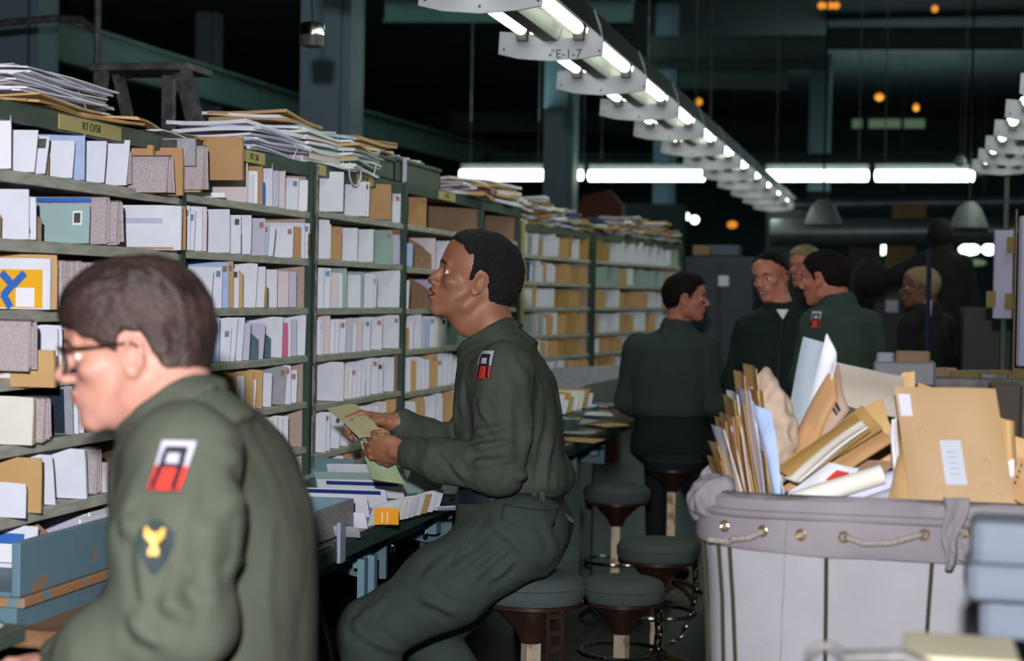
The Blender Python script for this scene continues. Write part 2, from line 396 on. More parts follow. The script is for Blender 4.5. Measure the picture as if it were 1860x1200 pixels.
# ------------------------------------------------------------------ the hall
def struct(name, a, b, m):
    o = MB().box(a, b).build(name, m); o['kind'] = 'structure'; return o
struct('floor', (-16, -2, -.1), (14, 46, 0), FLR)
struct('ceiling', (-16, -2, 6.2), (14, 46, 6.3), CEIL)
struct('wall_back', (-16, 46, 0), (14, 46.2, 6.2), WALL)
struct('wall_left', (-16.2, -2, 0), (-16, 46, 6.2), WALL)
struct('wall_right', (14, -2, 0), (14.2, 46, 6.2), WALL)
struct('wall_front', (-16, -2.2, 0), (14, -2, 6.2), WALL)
def column(px, X, Y, wd, label, m=COLM):
    if X is None: X = atY(px, 300, Y).x
    t = thing('steel_column', label, 'column', (X, Y, 0), group='steel columns')
    h = wd / 2; mb = MB(); mb.box((X - h, Y, 0), (X + h * .6, Y + .02, 6.19)); mb.box((X - h, Y + .3, 0), (X + h, Y + .32, 6.19)); mb.box((X - .01, Y + .02, 0), (X + .01, Y + .3, 6.19))
    mb.box((X - h, Y + .02, 0), (X - h + .02, Y + .3, 6.19))
    mb.build('shaft', m, t)
    MB().box((X + h * .66, Y + .03, 0), (X + h * .98, Y + .29, 6.19)).build('flange', m, t)
    return t
column(608, -3.83, 11.2, .345, 'blue-grey steel column rising behind the mail bundles, second nearest letter case')
column(1018, -3.85, 19.3, .34, 'blue-grey steel column interrupting the far row of lit tubes')
column(1195, -3.85, 27.9, .34, 'blue-grey steel column beyond the far tubes, over the far letter case')
column(18, None, 11.2, .19 * 2, 'dark steel column at the left edge beyond the loose mail stack', COLM)
column(370, None, 27.9, .36, 'pale distant steel column above the step ladder', SHADE)
column(1487, None, 34, .4, 'dim distant steel column between the two ceiling lamp rows', COLD)
# green truss and beams overhead
def beam(name, p, q, wd, ht, m, label, cat='beam', group='overhead steel beams'):
    p, q = Vector(p), Vector(q); d = (q - p); L = d.length; T = Matrix.Translation(p) @ d.to_track_quat('X', 'Z').to_matrix().to_4x4()
    mb = MB(); mb.box((0, -wd / 2, -ht / 2), (L, wd / 2, -ht / 2 + .03), T=T); mb.box((0, -wd / 2, ht / 2 - .03), (L, wd / 2, ht / 2), T=T); mb.box((0, -.02, -ht / 2), (L, .02, ht / 2), T=T)
    o = mb.build(name, m); return tag(o, label, cat, group)
beam('roof_beam', atY(40, 55, 16), atY(560, 205, 27), .2, .45, BEAM, 'green roof beam slanting down behind the step ladder')
beam('roof_beam', atY(655, 225, 24), atY(1000, 318, 34), .2, .4, BEAM, 'green roof beam slanting down left of the middle column')
for py, Y, x0, x1, lb in ((95, 22, 1180, 1500, 'dim roof beam crossing high behind the lamp row'), (72, 30, 1500, 1860, 'long grey roof beam near the upper right corner'), (222, 33, 820, 1180, 'green roof beam behind the middle column top'), (140, 28, 1200, 1430, 'short dim roof beam right of the hanger rods'), (300, 30, 850, 1800, 'roof beam directly above the far row of lit tubes'), (20, 26, 700, 1150, 'highest roof beam visible above the nearest lamp')):
    beam('roof_beam', atY(x0, py, Y), atY(x1, py, Y), .3, .38, BEAM, lb)
t = MB(); c0 = atY(176, 118, 9.2)
t.tube([(c0.x, 9.2, .0), (c0.x, 9.2, 4.2)], .02, 8); tag(t.build('conduit_pipe', STEELD, smooth=True), 'thin vertical conduit pipe beside the step ladder top', 'pipe')
t = MB(); a = atY(-30, 45, 9.3); b = atY(100, 33, 9.3); c = atY(150, 36, 9.3); d = atY(174, 58, 9.3); t.tube([a, b, c, d], .022, 8)
tag(t.build('conduit_pipe', STEELD, smooth=True), 'bent horizontal conduit pipe in the upper left corner', 'pipe')
for px, y1, Y, lb in ((1177, 118, 10.2, 'thin hanger rod nearest the middle, holding the lamp row'), (1290, 216, 15.0, 'thin hanger rod farther down the lamp row')):
    p = atY(px, y1, Y); tag(MB().tube([(p.x, Y, p.z), (p.x, Y, 6.19)], .008, 6).build('hanger_rod', STEELD), lb, 'rod')
# ------------------------------------------------------------------ ceiling lamps
PLO = [(-95, -19), (-97, 22), (-60, 31), (0, 36), (60, 32), (96, 26), (97, 1), (92, -28), (80, -57), (73, -52), (71, -30), (66, -14), (58, -8), (14, -3), (-12, -4), (-20, -11), (-50, -16)]
PLO = [(x / 452, -y / 452) for x, y in PLO]
def lamp_unit(x, y, z, label, L=1.19, group='suspended fluorescent lamps'):
    r = thing('fluorescent_lamp', label, 'lamp', (x, y, z), group=group)
    mb = MB().prism(PLO, 0, .012); mb.build('end_plate', PLATE, r, bevel=.002, local=True)
    mb = MB()
    for px, pz in ((-.19, -.03), (.2, .02), (.2, -.04), (.0, -.055), (.185, .07)): mb.tube([(px, -.003, pz), (px, .001, pz)], .005, 6)
    mb.build('screw', LMET, r, local=True)
    for sx in (-.112, .118):
        mb = MB().tube([(sx, .03, .045), (sx, .04, .045), (sx, L - .05, .045), (sx, L - .04, .045)], [.012, .024, .024, .012], 12)
        mb.build('fluorescent_tube', TUBE, r, smooth=True, local=True)
        MB().box((sx - .02, .012, .0), (sx + .02, .04, .07)).build('tube_socket', LMET, r, local=True); MB().box((sx - .02, L - .04, .0), (sx + .02, L, .07)).build('tube_socket', LMET, r, local=True)
    MB().prism([(-.045, .055), (.045, .055), (.03, .0), (-.03, .0)], .012, L).build('ballast_channel', LMET, r, local=True)
    MB().prism([(.165, .118), (.20, .02), (.206, .02), (.172, .124), (-.06, .14), (-.06, .134)], .012, L).build('reflector', LMET, r, local=True)
    MB().tube([(.165, .012, .105), (.165, L, .105)], .013, 8).build('support_tube', LMET, r, local=True)
    return r
def clone(r, loc, label):
    c = r.copy(); COL.objects.link(c); c.location = loc; c['label'] = label
    for ch in r.children:
        d = ch.copy(); COL.objects.link(d); d.parent = c
        for g in ch.children: e = g.copy(); COL.objects.link(e); e.parent = d
    return c
X0 = atY(1000, 75, 6.93); bx, bz = X0.x, X0.z
l0 = lamp_unit(bx, 6.93, bz, 'suspended fluorescent lamp whose end plate is marked E-1-7')
bpy.context.view_layer.update()
for i in range(-2, 11):
    if i == 0: continue
    lb = {-2: 'nearest suspended fluorescent lamp, cut by the top of the frame', -1: 'suspended fluorescent lamp just nearer than the plate marked E-1-7', 10: 'farthest suspended fluorescent lamp of the long left row'}.get(i, f'{ORD[i] if i>0 else ""} suspended fluorescent lamp beyond the marked one in the left row')
    clone(l0, (bx, 6.93 + 1.19 * i, bz), lb)
x1 = .66
for i in range(8):
    lb = 'farthest lamp of the right lamp row, above the pipe stand' if i == 7 else f'{ORD[i]} lamp of the right row, counted from the nearest'
    clone(l0, (x1, 5.55 + 1.19 * i, bz + .02 * i - .1), lb)
T = Matrix.Translation((.065, -.001, -.052)) @ Matrix.Rotation(PI / 2, 4, 'X')
text_mesh('marking', '\u00b0E-1-7', .05, T @ Matrix.Shear('XY', 4, (.0, 0)), BK, l0, local=True)
# far row across the hall
def far_tube(x0, x1, py, Y, label, r=.066):
    a = atY(x0, py, Y); b = atY(x1, py, Y); t = thing('far_fluorescent_lamp', label, 'lamp', ((a.x + b.x) / 2, Y, a.z), group='far row of lit tubes')
    b.z = a.z + (b.z - a.z)
    MB().tube([a, a.lerp(b, .01), a.lerp(b, .99), b], [r * .4, r, r, r * .4], 12).build('fluorescent_tube', TUBEF, t, smooth=True)
    MB().box((a.x, Y + .05, a.z + .07), (b.x, Y + .14, a.z + .14)).build('housing', SHADE, t); mb = MB()
    for q in (.1, .9): x = a.x + (b.x - a.x) * q; MB().tube([(x, Y + .1, a.z + .14), (x, Y + .1, 6.2)], .006, 5).build('hanger', STEELD, t)
far_tube(835, 990, 318, 20.6, 'lit far tube left of the middle column')
far_tube(1046, 1058, 318, 20.6, 'short lit tube end showing just right of the middle column', .06)
far_tube(1068, 1281, 319, 20.6, 'long lit far tube right of the middle column')
far_tube(1390, 1578, 319, 20.6, 'lit far tube right of the long lamp row')
far_tube(1589, 1770, 319, 20.6, 'rightmost lit far tube beside the right lamp row')
def orb(px, py, Y, r, m, label, sx=1.0, cat='lamp'):
    p = atY(px, py, Y)
    if p.z > 6: r *= 22 / Y; Y = 22; p = atY(px, py, Y)
    p = p; o = MB().lathe([(r * math.sin(PI * k / 8) + 1e-4, -r * math.cos(PI * k / 8)) for k in range(9)], p, 12, sx=sx).build('distant_lamp', m, smooth=True)
    tag(o, label, cat, 'distant lamps'); MB().tube([(p.x, Y, p.z + r * .9), (p.x, Y, 6.2)], .003, 5).build('cord', BK, o)
orb(1227, 386, 30, .07, GLOW, 'leftmost of three small lights beside the far letter case top')
orb(1245, 393, 30, .07, GLOW, 'middle of three small lights beside the far letter case top')
orb(1262, 399, 30, .07, GLOW, 'rightmost of three small lights beside the far letter case top')
orb(1602, 453, 30, .09, GLOW, 'upper small round light behind the standing men')
orb(1572, 482, 30, .08, GLOW, 'lower small round light behind the standing men')
orb(1761, 453, 30, .09, GLOW, 'oblong light right of the black figure', 1.9)
orb(1796, 453, 30, .09, GLOW, 'round light beside the hanging pale panel', 1.2)
orb(1773, 477, 32, .06, GRL, 'faint light strip below the oblong light', 3)
for px, py, s, lb in ((1492, 10, 1, 'leftmost orange light at the top edge'), (1506, 10, 1.6, 'wide middle orange light at the top edge'), (1519, 10, 1, 'rightmost orange light at the top edge'), (1269, 185, 1, 'orange light beside the second hanger rod'), (1597, 176, 1.2, 'upper orange light in the dark beams'), (1664, 195, .8, 'lower orange light in the dark beams'), (1786, 411, 1.5, 'bright orange light beside the grey lamp shade'), (1638, 370, 1.2, 'orange light above the ochre box'), (1330, 408, 1.4, 'orange light above the navy locker'), (1698, 16, .9, 'faint orange light near the upper right')):
    orb(px, py, 34, .07, ORL, lb, s)
for x0, x1, lb in ((1548, 1566, 'narrow dim lit window pane'), (1578, 1636, 'wide dim lit window pane'), (1642, 1680, 'right dim lit window pane')):
    a = atY(x0, 232, 45.9); b = atY(x1, 216, 45.9); tag(MB().box((a.x, 45.94, a.z), (b.x, 46.0, b.z)).build('lit_pane', GRL), lb + ' high on the dark far side', 'window pane', 'lit window panes')
# pendant chrome socket near the front left
p = atY(568, 62, 6.4); t = thing('pendant_socket', 'chrome pendant socket hanging on a cord before the blue column', 'pendant', p)
MB().lathe([(.030, .045), (.045, .04), (.048, .02), (.046, -.005)], p, 20).build('cap', CHR, t, smooth=True)
MB().lathe([(.043, -.005), (.043, -.045), (.03, -.05)], p, 20).build('collar', STEELD, t, smooth=True)
MB().tube([p + Vector((0, 0, .045)), p + Vector((-.01, 0, .2)), p + Vector((-.02, 0, .6)), p + Vector((-.02, 0, 4))], .004, 6).build('cord', BK, t)
# ------------------------------------------------------------------ letter cases
def letter_case(name, label, A, B, zs, depth=.3, post_w=.03, top_m=GP, dv=(), side_m=TN, row_lip=.022, base=None, posts=(1, 1)):
    """A,B front bottom corners (xy) ; zs shelf top heights from the top down; local frame x = along, y = outwards normal"""
    A = Vector((A[0], A[1], 0)); B = Vector((B[0], B[1], 0)); d = (B - A); L = d.length; d.normalize(); nrm = Vector((d.y, -d.x, 0))
    T = Matrix((d, -nrm, _z)).transposed().to_4x4(); T.translation = A      # local x along, y into the case, z up
    r = thing(name, label, 'letter case', A + Vector((0, 0, zs[-1] - .01)), group='steel letter cases')
    for i, z in enumerate(zs):
        mb = MB(); lip = .045 if i == 0 else row_lip
        mb.rbox((0, -.004, z - lip), (L, .012, z), .003, T=T); mb.box((0, .012, z - .012 if i else z - .02), (L, depth, z - .002), T=T)
        mb.build('top_panel' if i == 0 else 'shelf', top_m if i == 0 else SH, r, bevel=0)
    MB().box((0, depth, zs[-1] - .01), (L, depth + .01, zs[0] - .02), T=T).build('back_panel', BR, r)
    for k, x in enumerate((0, L)):
        if posts[k]:
            x0 = x - post_w / 2
            MB().box((x0, -.012, (base or zs[-1]) - .02), (x0 + post_w, .012, zs[0]), T=T).build('post', GP, r)
            MB().box((x - .002, .012, zs[-1]), (x + .004, depth, zs[0] - .022), T=T).build('side_panel', side_m, r)
    return dict(r=r, T=T, L=L, A=A, d=d, n=nrm, zs=zs, depth=depth)
def divider(cs, t, row, m, h=.095, fx=.035):
    z0 = cs['zs'][row + 1]; H = cs['zs'][row] - z0 - .03
    h = min(h, H); pts = [(fx, z0), (fx, z0 + h * .62), (fx + .045, z0 + h), (fx + .12, z0 + H), (cs['depth'] - .01, z0 + H), (cs['depth'] - .01, z0)]
    T = cs['T'] @ Matrix.Translation((t, 0, 0)) @ Matrix.Rotation(PI / 2, 4, 'Z')   # local: prism x = into case
    MB().prism(pts, -.0012, .0012, T=T).build('divider', m, cs['r'])
COLS = {'w': (W_, 'white'), 'W': (W2, 'bright white'), 'c': (CR, 'cream'), 'b': (BL, 'pale blue'), 'k': (OK_, 'manila'), 'o': (KR, 'kraft'), 'g': (GR, 'grey'), 'p': (PK, 'pale pink'), 't': (GT, 'pale teal'), 'B': (BB, 'bright blue'), 'm': (MU, 'mustard'), 'l': (LV, 'lavender'), 'e': (EG, 'grey-green'), 'R': (PR, 'rose pink'), 'n': (PK, 'pinkish tan'), 'v': (NV, 'navy')}
def sheet_mb(W, H, th, bow=0, flap=True, seed=0):
    """envelope: x from -W (inside) to 0 (front edge), z 0..H, closed shell with bowed faces and an overlapping flap"""
    rn = random.Random(seed); nu, nv = 5, 4; mb = MB(); a = rn.uniform(-1, 1) * bow; b = rn.uniform(-.5, .5) * bow; cr_ = [rn.uniform(0, .0025) for _ in range(4)]
    def fr(u, v, s):
        e = math.sin(PI * min(max(u, 0), 1)) * math.sin(PI * v); y = a * math.sin(PI * u) + b * (v - .5) + s * th * (.35 + .65 * e)
        x = -W * (1 - u) - (cr_[0] if v > .9 and u > .9 else 0); z = H * v - (cr_[1] if (u > .9 and v > .9) else 0) + (cr_[2] * (u - .5))
        return (x, y, max(z, 0))
    for s in (-1, 1): mb.grid(lambda u, v: fr(u, v, s), nu, nv)
    N = (nu + 1) * (nv + 1); bd = [(i, 0) for i in range(nu)] + [(nu, j) for j in range(nv)] + [(i, nv) for i in range(nu, 0, -1)] + [(0, j) for j in range(nv, 0, -1)]
    ix = [j * (nu + 1) + i for i, j in bd]
    for q in range(len(ix)): a_, b_ = ix[q], ix[(q + 1) % len(ix)]; mb.f.append((a_, b_, b_ + N, a_ + N)); mb.m.append(0)
    return mb
NLET = [0]
def letter(cs, t, row, H, c, lean=0, prot=.0, W=.19, th=.003, yaw=0, zoff=0, kind='letter', stamp=False, x_key=None, stuff=None):
    NLET[0] += 1; m, cn = COLS[c]
    z0 = cs['zs'][row + 1] + .0015 + zoff
    T = cs['T'] @ Matrix.Translation((t, -prot, z0)) @ Matrix.Rotation(PI / 2 + yaw, 4, 'Z') @ Matrix.Rotation(lean, 4, 'X')
    T = T @ Matrix.Rotation(PI, 4, 'Z')       # local +x now points out of the case
    mb = sheet_mb(W, H, th, .004, seed=NLET[0])
    if stuff is not None:
        stuff.add([T @ Vector(v) for v in mb.v], mb.f, list(COLS).index(c)); return
    o = mb.build(kind, m, smooth=True); o.matrix_world = T
    o['category'] = {'letter': 'letter', 'large_envelope': 'envelope'}.get(kind, kind); o['group'] = f'{kind}s'.replace('_', ' ') + f' on the {ROWN[row]} shelf of the {cs["nm"]}'
    sg, pl = {'letter': ('letter', 'letters')}.get(kind, ('envelope', 'envelopes'))
    pend(o, (cn, sg, pl, f'on {ROWN[row]} shelf, {cs["nm"]}', 'left'), t)
    if stamp:
        s = NLET[0]; mb2 = MB(); sm = random.Random(s).choice([BR, mat('stamp_rose', (.45, .2, .2), .7), STEELD, mat('stamp_blue', (.2, .28, .42), .7)])
        y = -(-1) * 0; zt = H - .018; mb2.box((-.019, -th - .0012, zt - .012), (-.005, -th - .0003, zt + .006))
        mb2.build('stamp', sm, o, local=True)
    return o
ROWN = ['top', 'second', 'third', 'fourth', 'fifth', 'sixth', 'seventh', 'lowest']
RX = -2.0; TB = .877
def zrow(px, pys): return [atX(px, py, RX).z for py in pys]
def yat(px): return atX(px, 540, RX).y
Y0, Y1, Y2, Y3, Y4, Y5 = yat(-70), yat(325), yat(561), yat(731), yat(871), yat(940)
C1 = letter_case('letter_case', 'nearest green steel letter case, stuffed with parcels and newspapers', (RX, Y0), (RX, Y1), zrow(150, [213, 328, 443, 562, 676, 787, 905, 1003]), row_lip=.028, top_m=GP2)
C2 = letter_case('letter_case', 'second steel letter case, behind the bespectacled soldier, with teal dividers', (RX, Y1), (RX, Y2), zrow(440, [268, 367, 462, 560, 656, 748, 838]) + [TB], posts=(0, 1), base=.9)
C3 = letter_case('letter_case', 'third steel letter case, left of the seated soldier and his hands', (RX, Y2), (RX, Y3), zrow(640, [311, 392, 474, 560, 640, 724, 808]) + [TB], posts=(0, 1), side_m=BR)
C4 = letter_case('letter_case', 'fourth steel letter case, behind the seated soldier, face level', (RX, Y3), (RX, Y4), zrow(800, [345, 417, 490, 560, 630, 702, 772]) + [TB], posts=(0, 1), side_m=BR)
C5 = letter_case('letter_case', 'narrow fifth letter case of bare brown fibreboard behind the seated soldier', (RX, Y4), (RX, Y5 - .03), zrow(800, [345, 417, 490, 560, 630, 702, 772]) + [TB], posts=(0, 1), side_m=BR)
for c, n in ((C1, 'nearest case'), (C2, 'second case'), (C3, 'third case'), (C4, 'fourth case'), (C5, 'fifth case')): c['nm'] = n
MB().tube([(RX + .02, Y2 + .012, .9), (RX + .02, Y2 + .012, 1.93)], .005, 8).build('edge_rod', mat('worn_rail_steel', (.16, .14, .13), .5, metal=.4, scale=25, col2=(.04, .05, .045), thr=(.4, .6)), C2['r'])
p = atX(564, 424, RX + .02); MB().box((RX + .014, p.y - .008, p.z - .07), (RX + .022, p.y + .008, p.z)).build('label_holder', CHR, C2['r'])
def fill(cs, row, items, dv=None, dm=None):
    """items: (px of the front edge, height fraction, colour[, lean deg, protrusion, stamp])"""
    H0 = cs['zs'][row] - cs['zs'][row + 1] - .02; last = None; PL = []
    for it in items:
        px, h, c = it[:3]; lean = it[3] if len(it) > 3 else 0; pr = it[4] if len(it) > 4 else .0; st = it[5] if len(it) > 5 else (hash((px, row)) % 5 == 0)
        pr0 = pr + .006
        P = atX(px, 540, RX + pr0); t = P.y - cs['A'].y - H0 * h * math.sin(math.radians(lean)) * .5
        t = min(max(t, .012), cs['L'] - .012)
        if last is not None and t < last + .012: t = last + .012
        last = t; PL.append((px, t))
        letter(cs, t, row, H0 * h * 1.0, c, lean=math.radians(lean), prot=pr0, yaw=random.uniform(-.06, .03), th=random.uniform(.0015, .0035), W=random.uniform(.16, .2), stamp=st, kind='large_envelope' if c in 'komn' and h > .7 else 'letter')
    used = []
    for px in sorted(dv or (), reverse=True):
        nx = [q for q in PL if q[0] > px + 2]
        if nx:
            td = nx[0][1] - .007 - .010 * sum(1 for u in used if u == nx[0][0]); used.append(nx[0][0]); divider(cs, td, row, dm or TL, h=.10, fx=max(.004, (nx[0][0] - px) * .0021))
# second case
fill(C2, 0, [(447, .88, 'n'), (458, .6, 'w'), (465, .7, 'W'), (474, .92, 'o'), (479, .5, 'B'), (492, .93, 'w'), (503, .8, 'l'), (515, .85, 'p'), (539, .74, 'w', 4), (556, .72, 'W', 3)], [448], TL)
fill(C2, 1, [(344, .9, 'w'), (352, .82, 'w', 6), (366, .9, 'w'), (374, .93, 'p'), (416, .93, 'w'), (436, .84, 'w'), (455, .87, 'w', 3), (480, .84, 'l', 0, 0, 1), (486, .75, 'l', 8, 0, 1), (497, .72, 'w', 14), (531, .76, 'w', 3, 0, 1), (545, .76, 'o'), (552, .84, 'w'), (560, .88, 'w', 6)], [445, 456, 500], TL)
fill(C2, 2, [(335, .85, 'o'), (385, .76, 'w', 10), (403, .84, 'w', 2, 0, 1), (415, .95, 'b'), (424, .97, 'k'), (434, .84, 'w'), (441, .75, 'k'), (466, .97, 'w', 8), (481, .9, 'w', 6), (485, .5, 'm'), (503, .85, 'w'), (524, .82, 'p'), (538, .82, 'l')], [356, 416, 440, 494], TL)
fill(C2, 3, [(387, .7, 'w', 12), (400, .95, 'b'), (420, .74, 'w', 8), (430, .95, 'w', 10), (443, .95, 'w', 12), (455, .82, 'l', 6), (481, .8, 'l', 10), (514, .93, 'w', 3), (524, .8, 'R'), (530, .9, 'w'), (540, .86, 'l'), (556, .97, 'w', 4)], [376, 400, 424, 438, 447, 456, 468, 478, 488, 500], TL)
fill(C2, 4, [(414, .88, 'm'), (431, .9, 'k'), (446, .8, 'w', 5), (463, .88, 'k'), (467, .7, 'w', 10), (479, .9, 'k'), (496, .8, 'w', 4), (521, .93, 'g', 10), (531, .95, 'w'), (542, .8, 'w', 5)], [438, 452, 466, 494], TL)
fill(C2, 5, [(430, .8, 'w'), (446, .84, 'w'), (458, .87, 'w'), (468, .84, 'w'), (477, .84, 'W'), (487, .86, 'w'), (498, .85, 'w'), (508, .86, 'c'), (517, .84, 'w'), (527, .86, 'w')], None)
fill(C2, 6, [(470, .8, 'w'), (500, .85, 'l'), (522, .8, 'w'), (543, .85, 'p', 4)], None)
# third case
fill(C3, 0, [(574, .8, 'o'), (621, .98, 'w', 1, .05), (662, .88, 'w', 3, .03), (668, .92, 'w', 3, .03), (708, .93, 'o', 0, .06), (725, .82, 'w', 2)])
fill(C3, 1, [(597, .95, 'w'), (600, .85, 'c'), (619, .82, 'o'), (648, .84, 'w'), (677, .85, 'w'), (711, .9, 'e'), (725, .8, 'l', 0, .01)], [603, 646, 678], BR)
fill(C3, 2, [(588, .9, 'w', 4), (600, .93, 'w', 6, 0, 1), (614, .8, 'n'), (622, .82, 'w'), (630, .93, 'e'), (655, .8, 'w'), (660, .88, 'e'), (679, .84, 'w'), (684, .8, 'c', 5), (726, .96, 'w', 4, .01)], [632], BR)
fill(C3, 3, [(584, .86, 'w'), (588, .83, 'w'), (600, .95, 'p', 3), (609, .83, 'w', 5), (617, .86, 'w', 5), (629, .85, 'w', 5), (641, .74, 'l', 6), (649, .74, 'w', 5), (659, .84, 'p', 2), (674, .86, 'w', 4), (695, .88, 'w', 1, 0, 1), (726, .93, 'w', 0, .01, 1)], [672, 696], BR)
fill(C3, 4, [(567, .82, 'w'), (574, .9, 'c'), (627, .93, 'w', 2, .02), (635, .7, 'c', 3), (642, .75, 'w', 4), (650, .76, 'w', 4), (658, .78, 'w', 4), (666, .78, 'w', 4), (675, .84, 'w', 4), (689, .92, 'w', 3), (698, .82, 'w', 3), (718, .9, 'w', 3)], [671], BR)
fill(C3, 5, [(572, .9, 'p'), (596, .88, 'w', 1, .01), (603, .9, 'w'), (622, .8, 'w', 12), (636, .85, 'w'), (650, .84, 'w'), (664, .8, 'c'), (678, .85, 'w'), (692, .82, 'w'), (706, .9, 'p'), (722, .92, 'k')])
fill(C3, 6, [(575, .6, 'o'), (592, .75, 'w'), (612, .7, 'p'), (628, .75, 'w'), (646, .7, 'o'), (664, .75, 'w'), (684, .8, 'w'), (704, .75, 'w')])
# fourth case
fill(C4, 0, [(772, .82, 'o')]); 
for px in (863,):
    P = atX(px, 540, RX); MB().box((RX - .27, P.y - .004, C4['zs'][1]), (RX - .005, P.y + .004, C4['zs'][0] - .055)).build('fibreboard_panel', BR, C4['r'])
fill(C4, 1, [(743, .62, 'b', 4, .03), (790, .86, 'p'), (816, .84, 'w', 5), (826, .7, 'n')], [762, 775, 785], BR)
fill(C4, 2, [(743, .78, 'w', 6), (812, .84, 'l'), (850, .8, 'w')], [755, 765, 775, 785], BR)
fill(C4, 3, [(744, .6, 'm', 4), (752, .78, 'w', 5), (766, .96, 'w'), (773, .85, 'l'), (781, .8, 'b', 3), (791, .9, 'w', 5), (798, .8, 'c', 5), (812, .86, 'w', 2), (832, .84, 'e', 4), (845, .85, 'w'), (860, .85, 'w')])
fill(C4, 4, [(741, .8, 'w'), (748, .92, 'w'), (754, .84, 'k'), (758, .8, 'k'), (767, .9, 'w'), (774, .84, 'w'), (782, .8, 'w'), (797, .93, 'k'), (806, .8, 'w'), (815, .93, 'w', 5), (823, .9, 'w', 5), (836, .8, 'w', 8), (850, .8, 'w')], [748, 806], BR)
fill(C4, 5, [(745, .75, 'w'), (758, .84, 'w'), (764, .8, 'k'), (774, .92, 'k'), (794, .86, 'w'), (806, .93, 'w'), (808, .8, 'c'), (829, .9, 'k'), (834, .92, 'w'), (850, .85, 'k')])
fill(C4, 6, [(750, .75, 'w'), (770, .8, 'p'), (790, .8, 'w'), (812, .75, 'k')])
fill(C5, 2, [(905, .75, 'w'), (920, .7, 'n')]); fill(C5, 3, [(905, .7, 'k')])
for r_ in (0, 1):
    P = atX(880 + 55 * 1, 540, RX); MB().box((RX - .27, P.y - .03, C5['zs'][r_ + 1]), (RX - .005, P.y - .024, C5['zs'][r_] - .06)).build('fibreboard_panel', BR, C5['r'])
# yellow label tapes on the top edges
def tape(cs, px0, px1, label, txt=None, z=None, zt=.0, h=.036):
    a = atX(px0, 300, RX + .006).y; b = atX(px1, 300, RX + .006).y; z = cs['zs'][0] if z is None else z
    t = thing('label_tape', label, 'label tape', (RX + .006, (a + b) / 2, z - .045), group='yellow label tapes')
    MB().box((RX + .0045, a, z - .005 - h), (RX + .007, b, z - .005)).build('tape', TAPE, t)
    if txt: text_mesh('lettering', txt, .028, Matrix.Translation((RX + .0075, (a + b) / 2, z - .005 - h / 2)) @ Matrix.Rotation(PI / 2, 4, 'Z') @ Matrix.Rotation(PI / 2, 4, 'X'), BK, t)
tape(C1, 106, 219, 'long yellow label tape lettered RT on the nearest case top edge', 'RT O/58')
tape(C2, 441, 481, 'short yellow label tape on the second case top edge', 'RT 58')
tape(C3, 577, 592, 'tiny yellow label tape at the third case corner', None)
tape(C3, 649, 678, 'yellow label tape in the middle of the third case top edge', 'RT 60')
tape(C4, 798, 828, 'yellow label tape on the fourth case top edge', 'RT 61')
# far letter case, turned a little towards the aisle
ZF = [1.916, 1.74, 1.585, 1.435, 1.27, 1.14, 1.0]
FA = atY(941, 540, 9.75); FM = atY(1072, 540, 11.2); FG_ = atY(1077, 540, 11.25); FB = atY(1236, 540, 13.2)
C6 = letter_case('letter_case', 'far letter case with yellow-green frame, left half, behind the seated soldier', (FA.x, FA.y), (FM.x, FM.y), ZF, top_m=GP2)
C7 = letter_case('letter_case', 'farthest letter case, right half, beside the stool-seated man', (FG_.x, FG_.y), (FB.x, FB.y), ZF, top_m=GP2)
C6['nm'] = 'left half of far case'; C7['nm'] = 'farthest case'
MB().box((0, -.02, ZF[-1]), (.05, .0, ZF[0]), T=C6['T']).build('frame_edge', TAPE, C6['r'])
random.seed(21)
PAL6 = ['wwwwwtgo', 'wwwwwvtk', 'wwwwpwwk', 'eeewpwkk', 'wwgkkkwe', 'ewkkwwgg']
def far_fill(cs, row, n, pal, x0, x1):
    H0 = cs['zs'][row] - cs['zs'][row + 1] - .02; L = cs['L']
    for i in range(n):
        t = L * (x0 + (x1 - x0) * (i + random.uniform(.1, .6)) / n) ; c = random.choice(pal)
        letter(cs, t, row, H0 * random.uniform(.7, .95), c, lean=math.radians(random.uniform(0, 9)), prot=random.uniform(.0, .03), th=.003, yaw=0, kind='large_envelope' if c in 'km' else 'letter')
for r_ in range(6):
    far_fill(C6, r_, 9, PAL6[r_], .02, .5); far_fill(C6, r_, 4, ['kmkw', 'kmkk', 'kmmk', 'mkkk', 'kmkc', 'gkwk'][r_], .55, .97)
    far_fill(C7, r_, 11, ['wwwwmew', 'wkwwet', 'wkwwkkw', 'wkwbkkw', 'kwkwwk', 'kwkmpw'][r_], .02, .97)
# ------------------------------------------------------------------ nearest case: letters, newspapers, parcels
def newspaper_mb(W, H, th, layers=4, spread=.3, seed=0):
    rn = random.Random(seed); mb = MB()
    for i in range(layers):
        a = th / 2 * (1 - i / (layers + .6)); hh = H - rn.uniform(0, .006) - i * th * .12; w0, w1 = -W + rn.uniform(0, .01), -rn.uniform(0, .007) - i * .0015; lo = rn.uniform(0, .012)
        def prof(o):
            b = a - o; pts = [(-b * (1 + spread), lo), (-b * (1 + spread * .4), hh * .5), (-b, hh - b)]
            pts += [(-b * math.cos(t), hh - b + b * math.sin(t)) for t in (PI * .25, PI * .5, PI * .75)]
            return pts + [(b, hh - b), (b * (1 + spread * .4), hh * .5), (b * (1 + spread), lo + .003)]
        A_, B_ = prof(0), prof(.0013); n = len(A_); poly = A_ + B_[::-1]
        vs = [(w0, y, z) for y, z in poly] + [(w1, y, z) for y, z in poly]; m = len(poly); fs = []
        for k in range(m): l = (k + 1) % m; fs.append((k, l, l + m, k + m))
        for k in range(n - 1): fs += [(k, k + 1, m - 2 - k, m - 1 - k), (m + k, m + k + 1, 2 * m - 2 - k, 2 * m - 1 - k)]
        mb.add(vs, fs)
    return mb
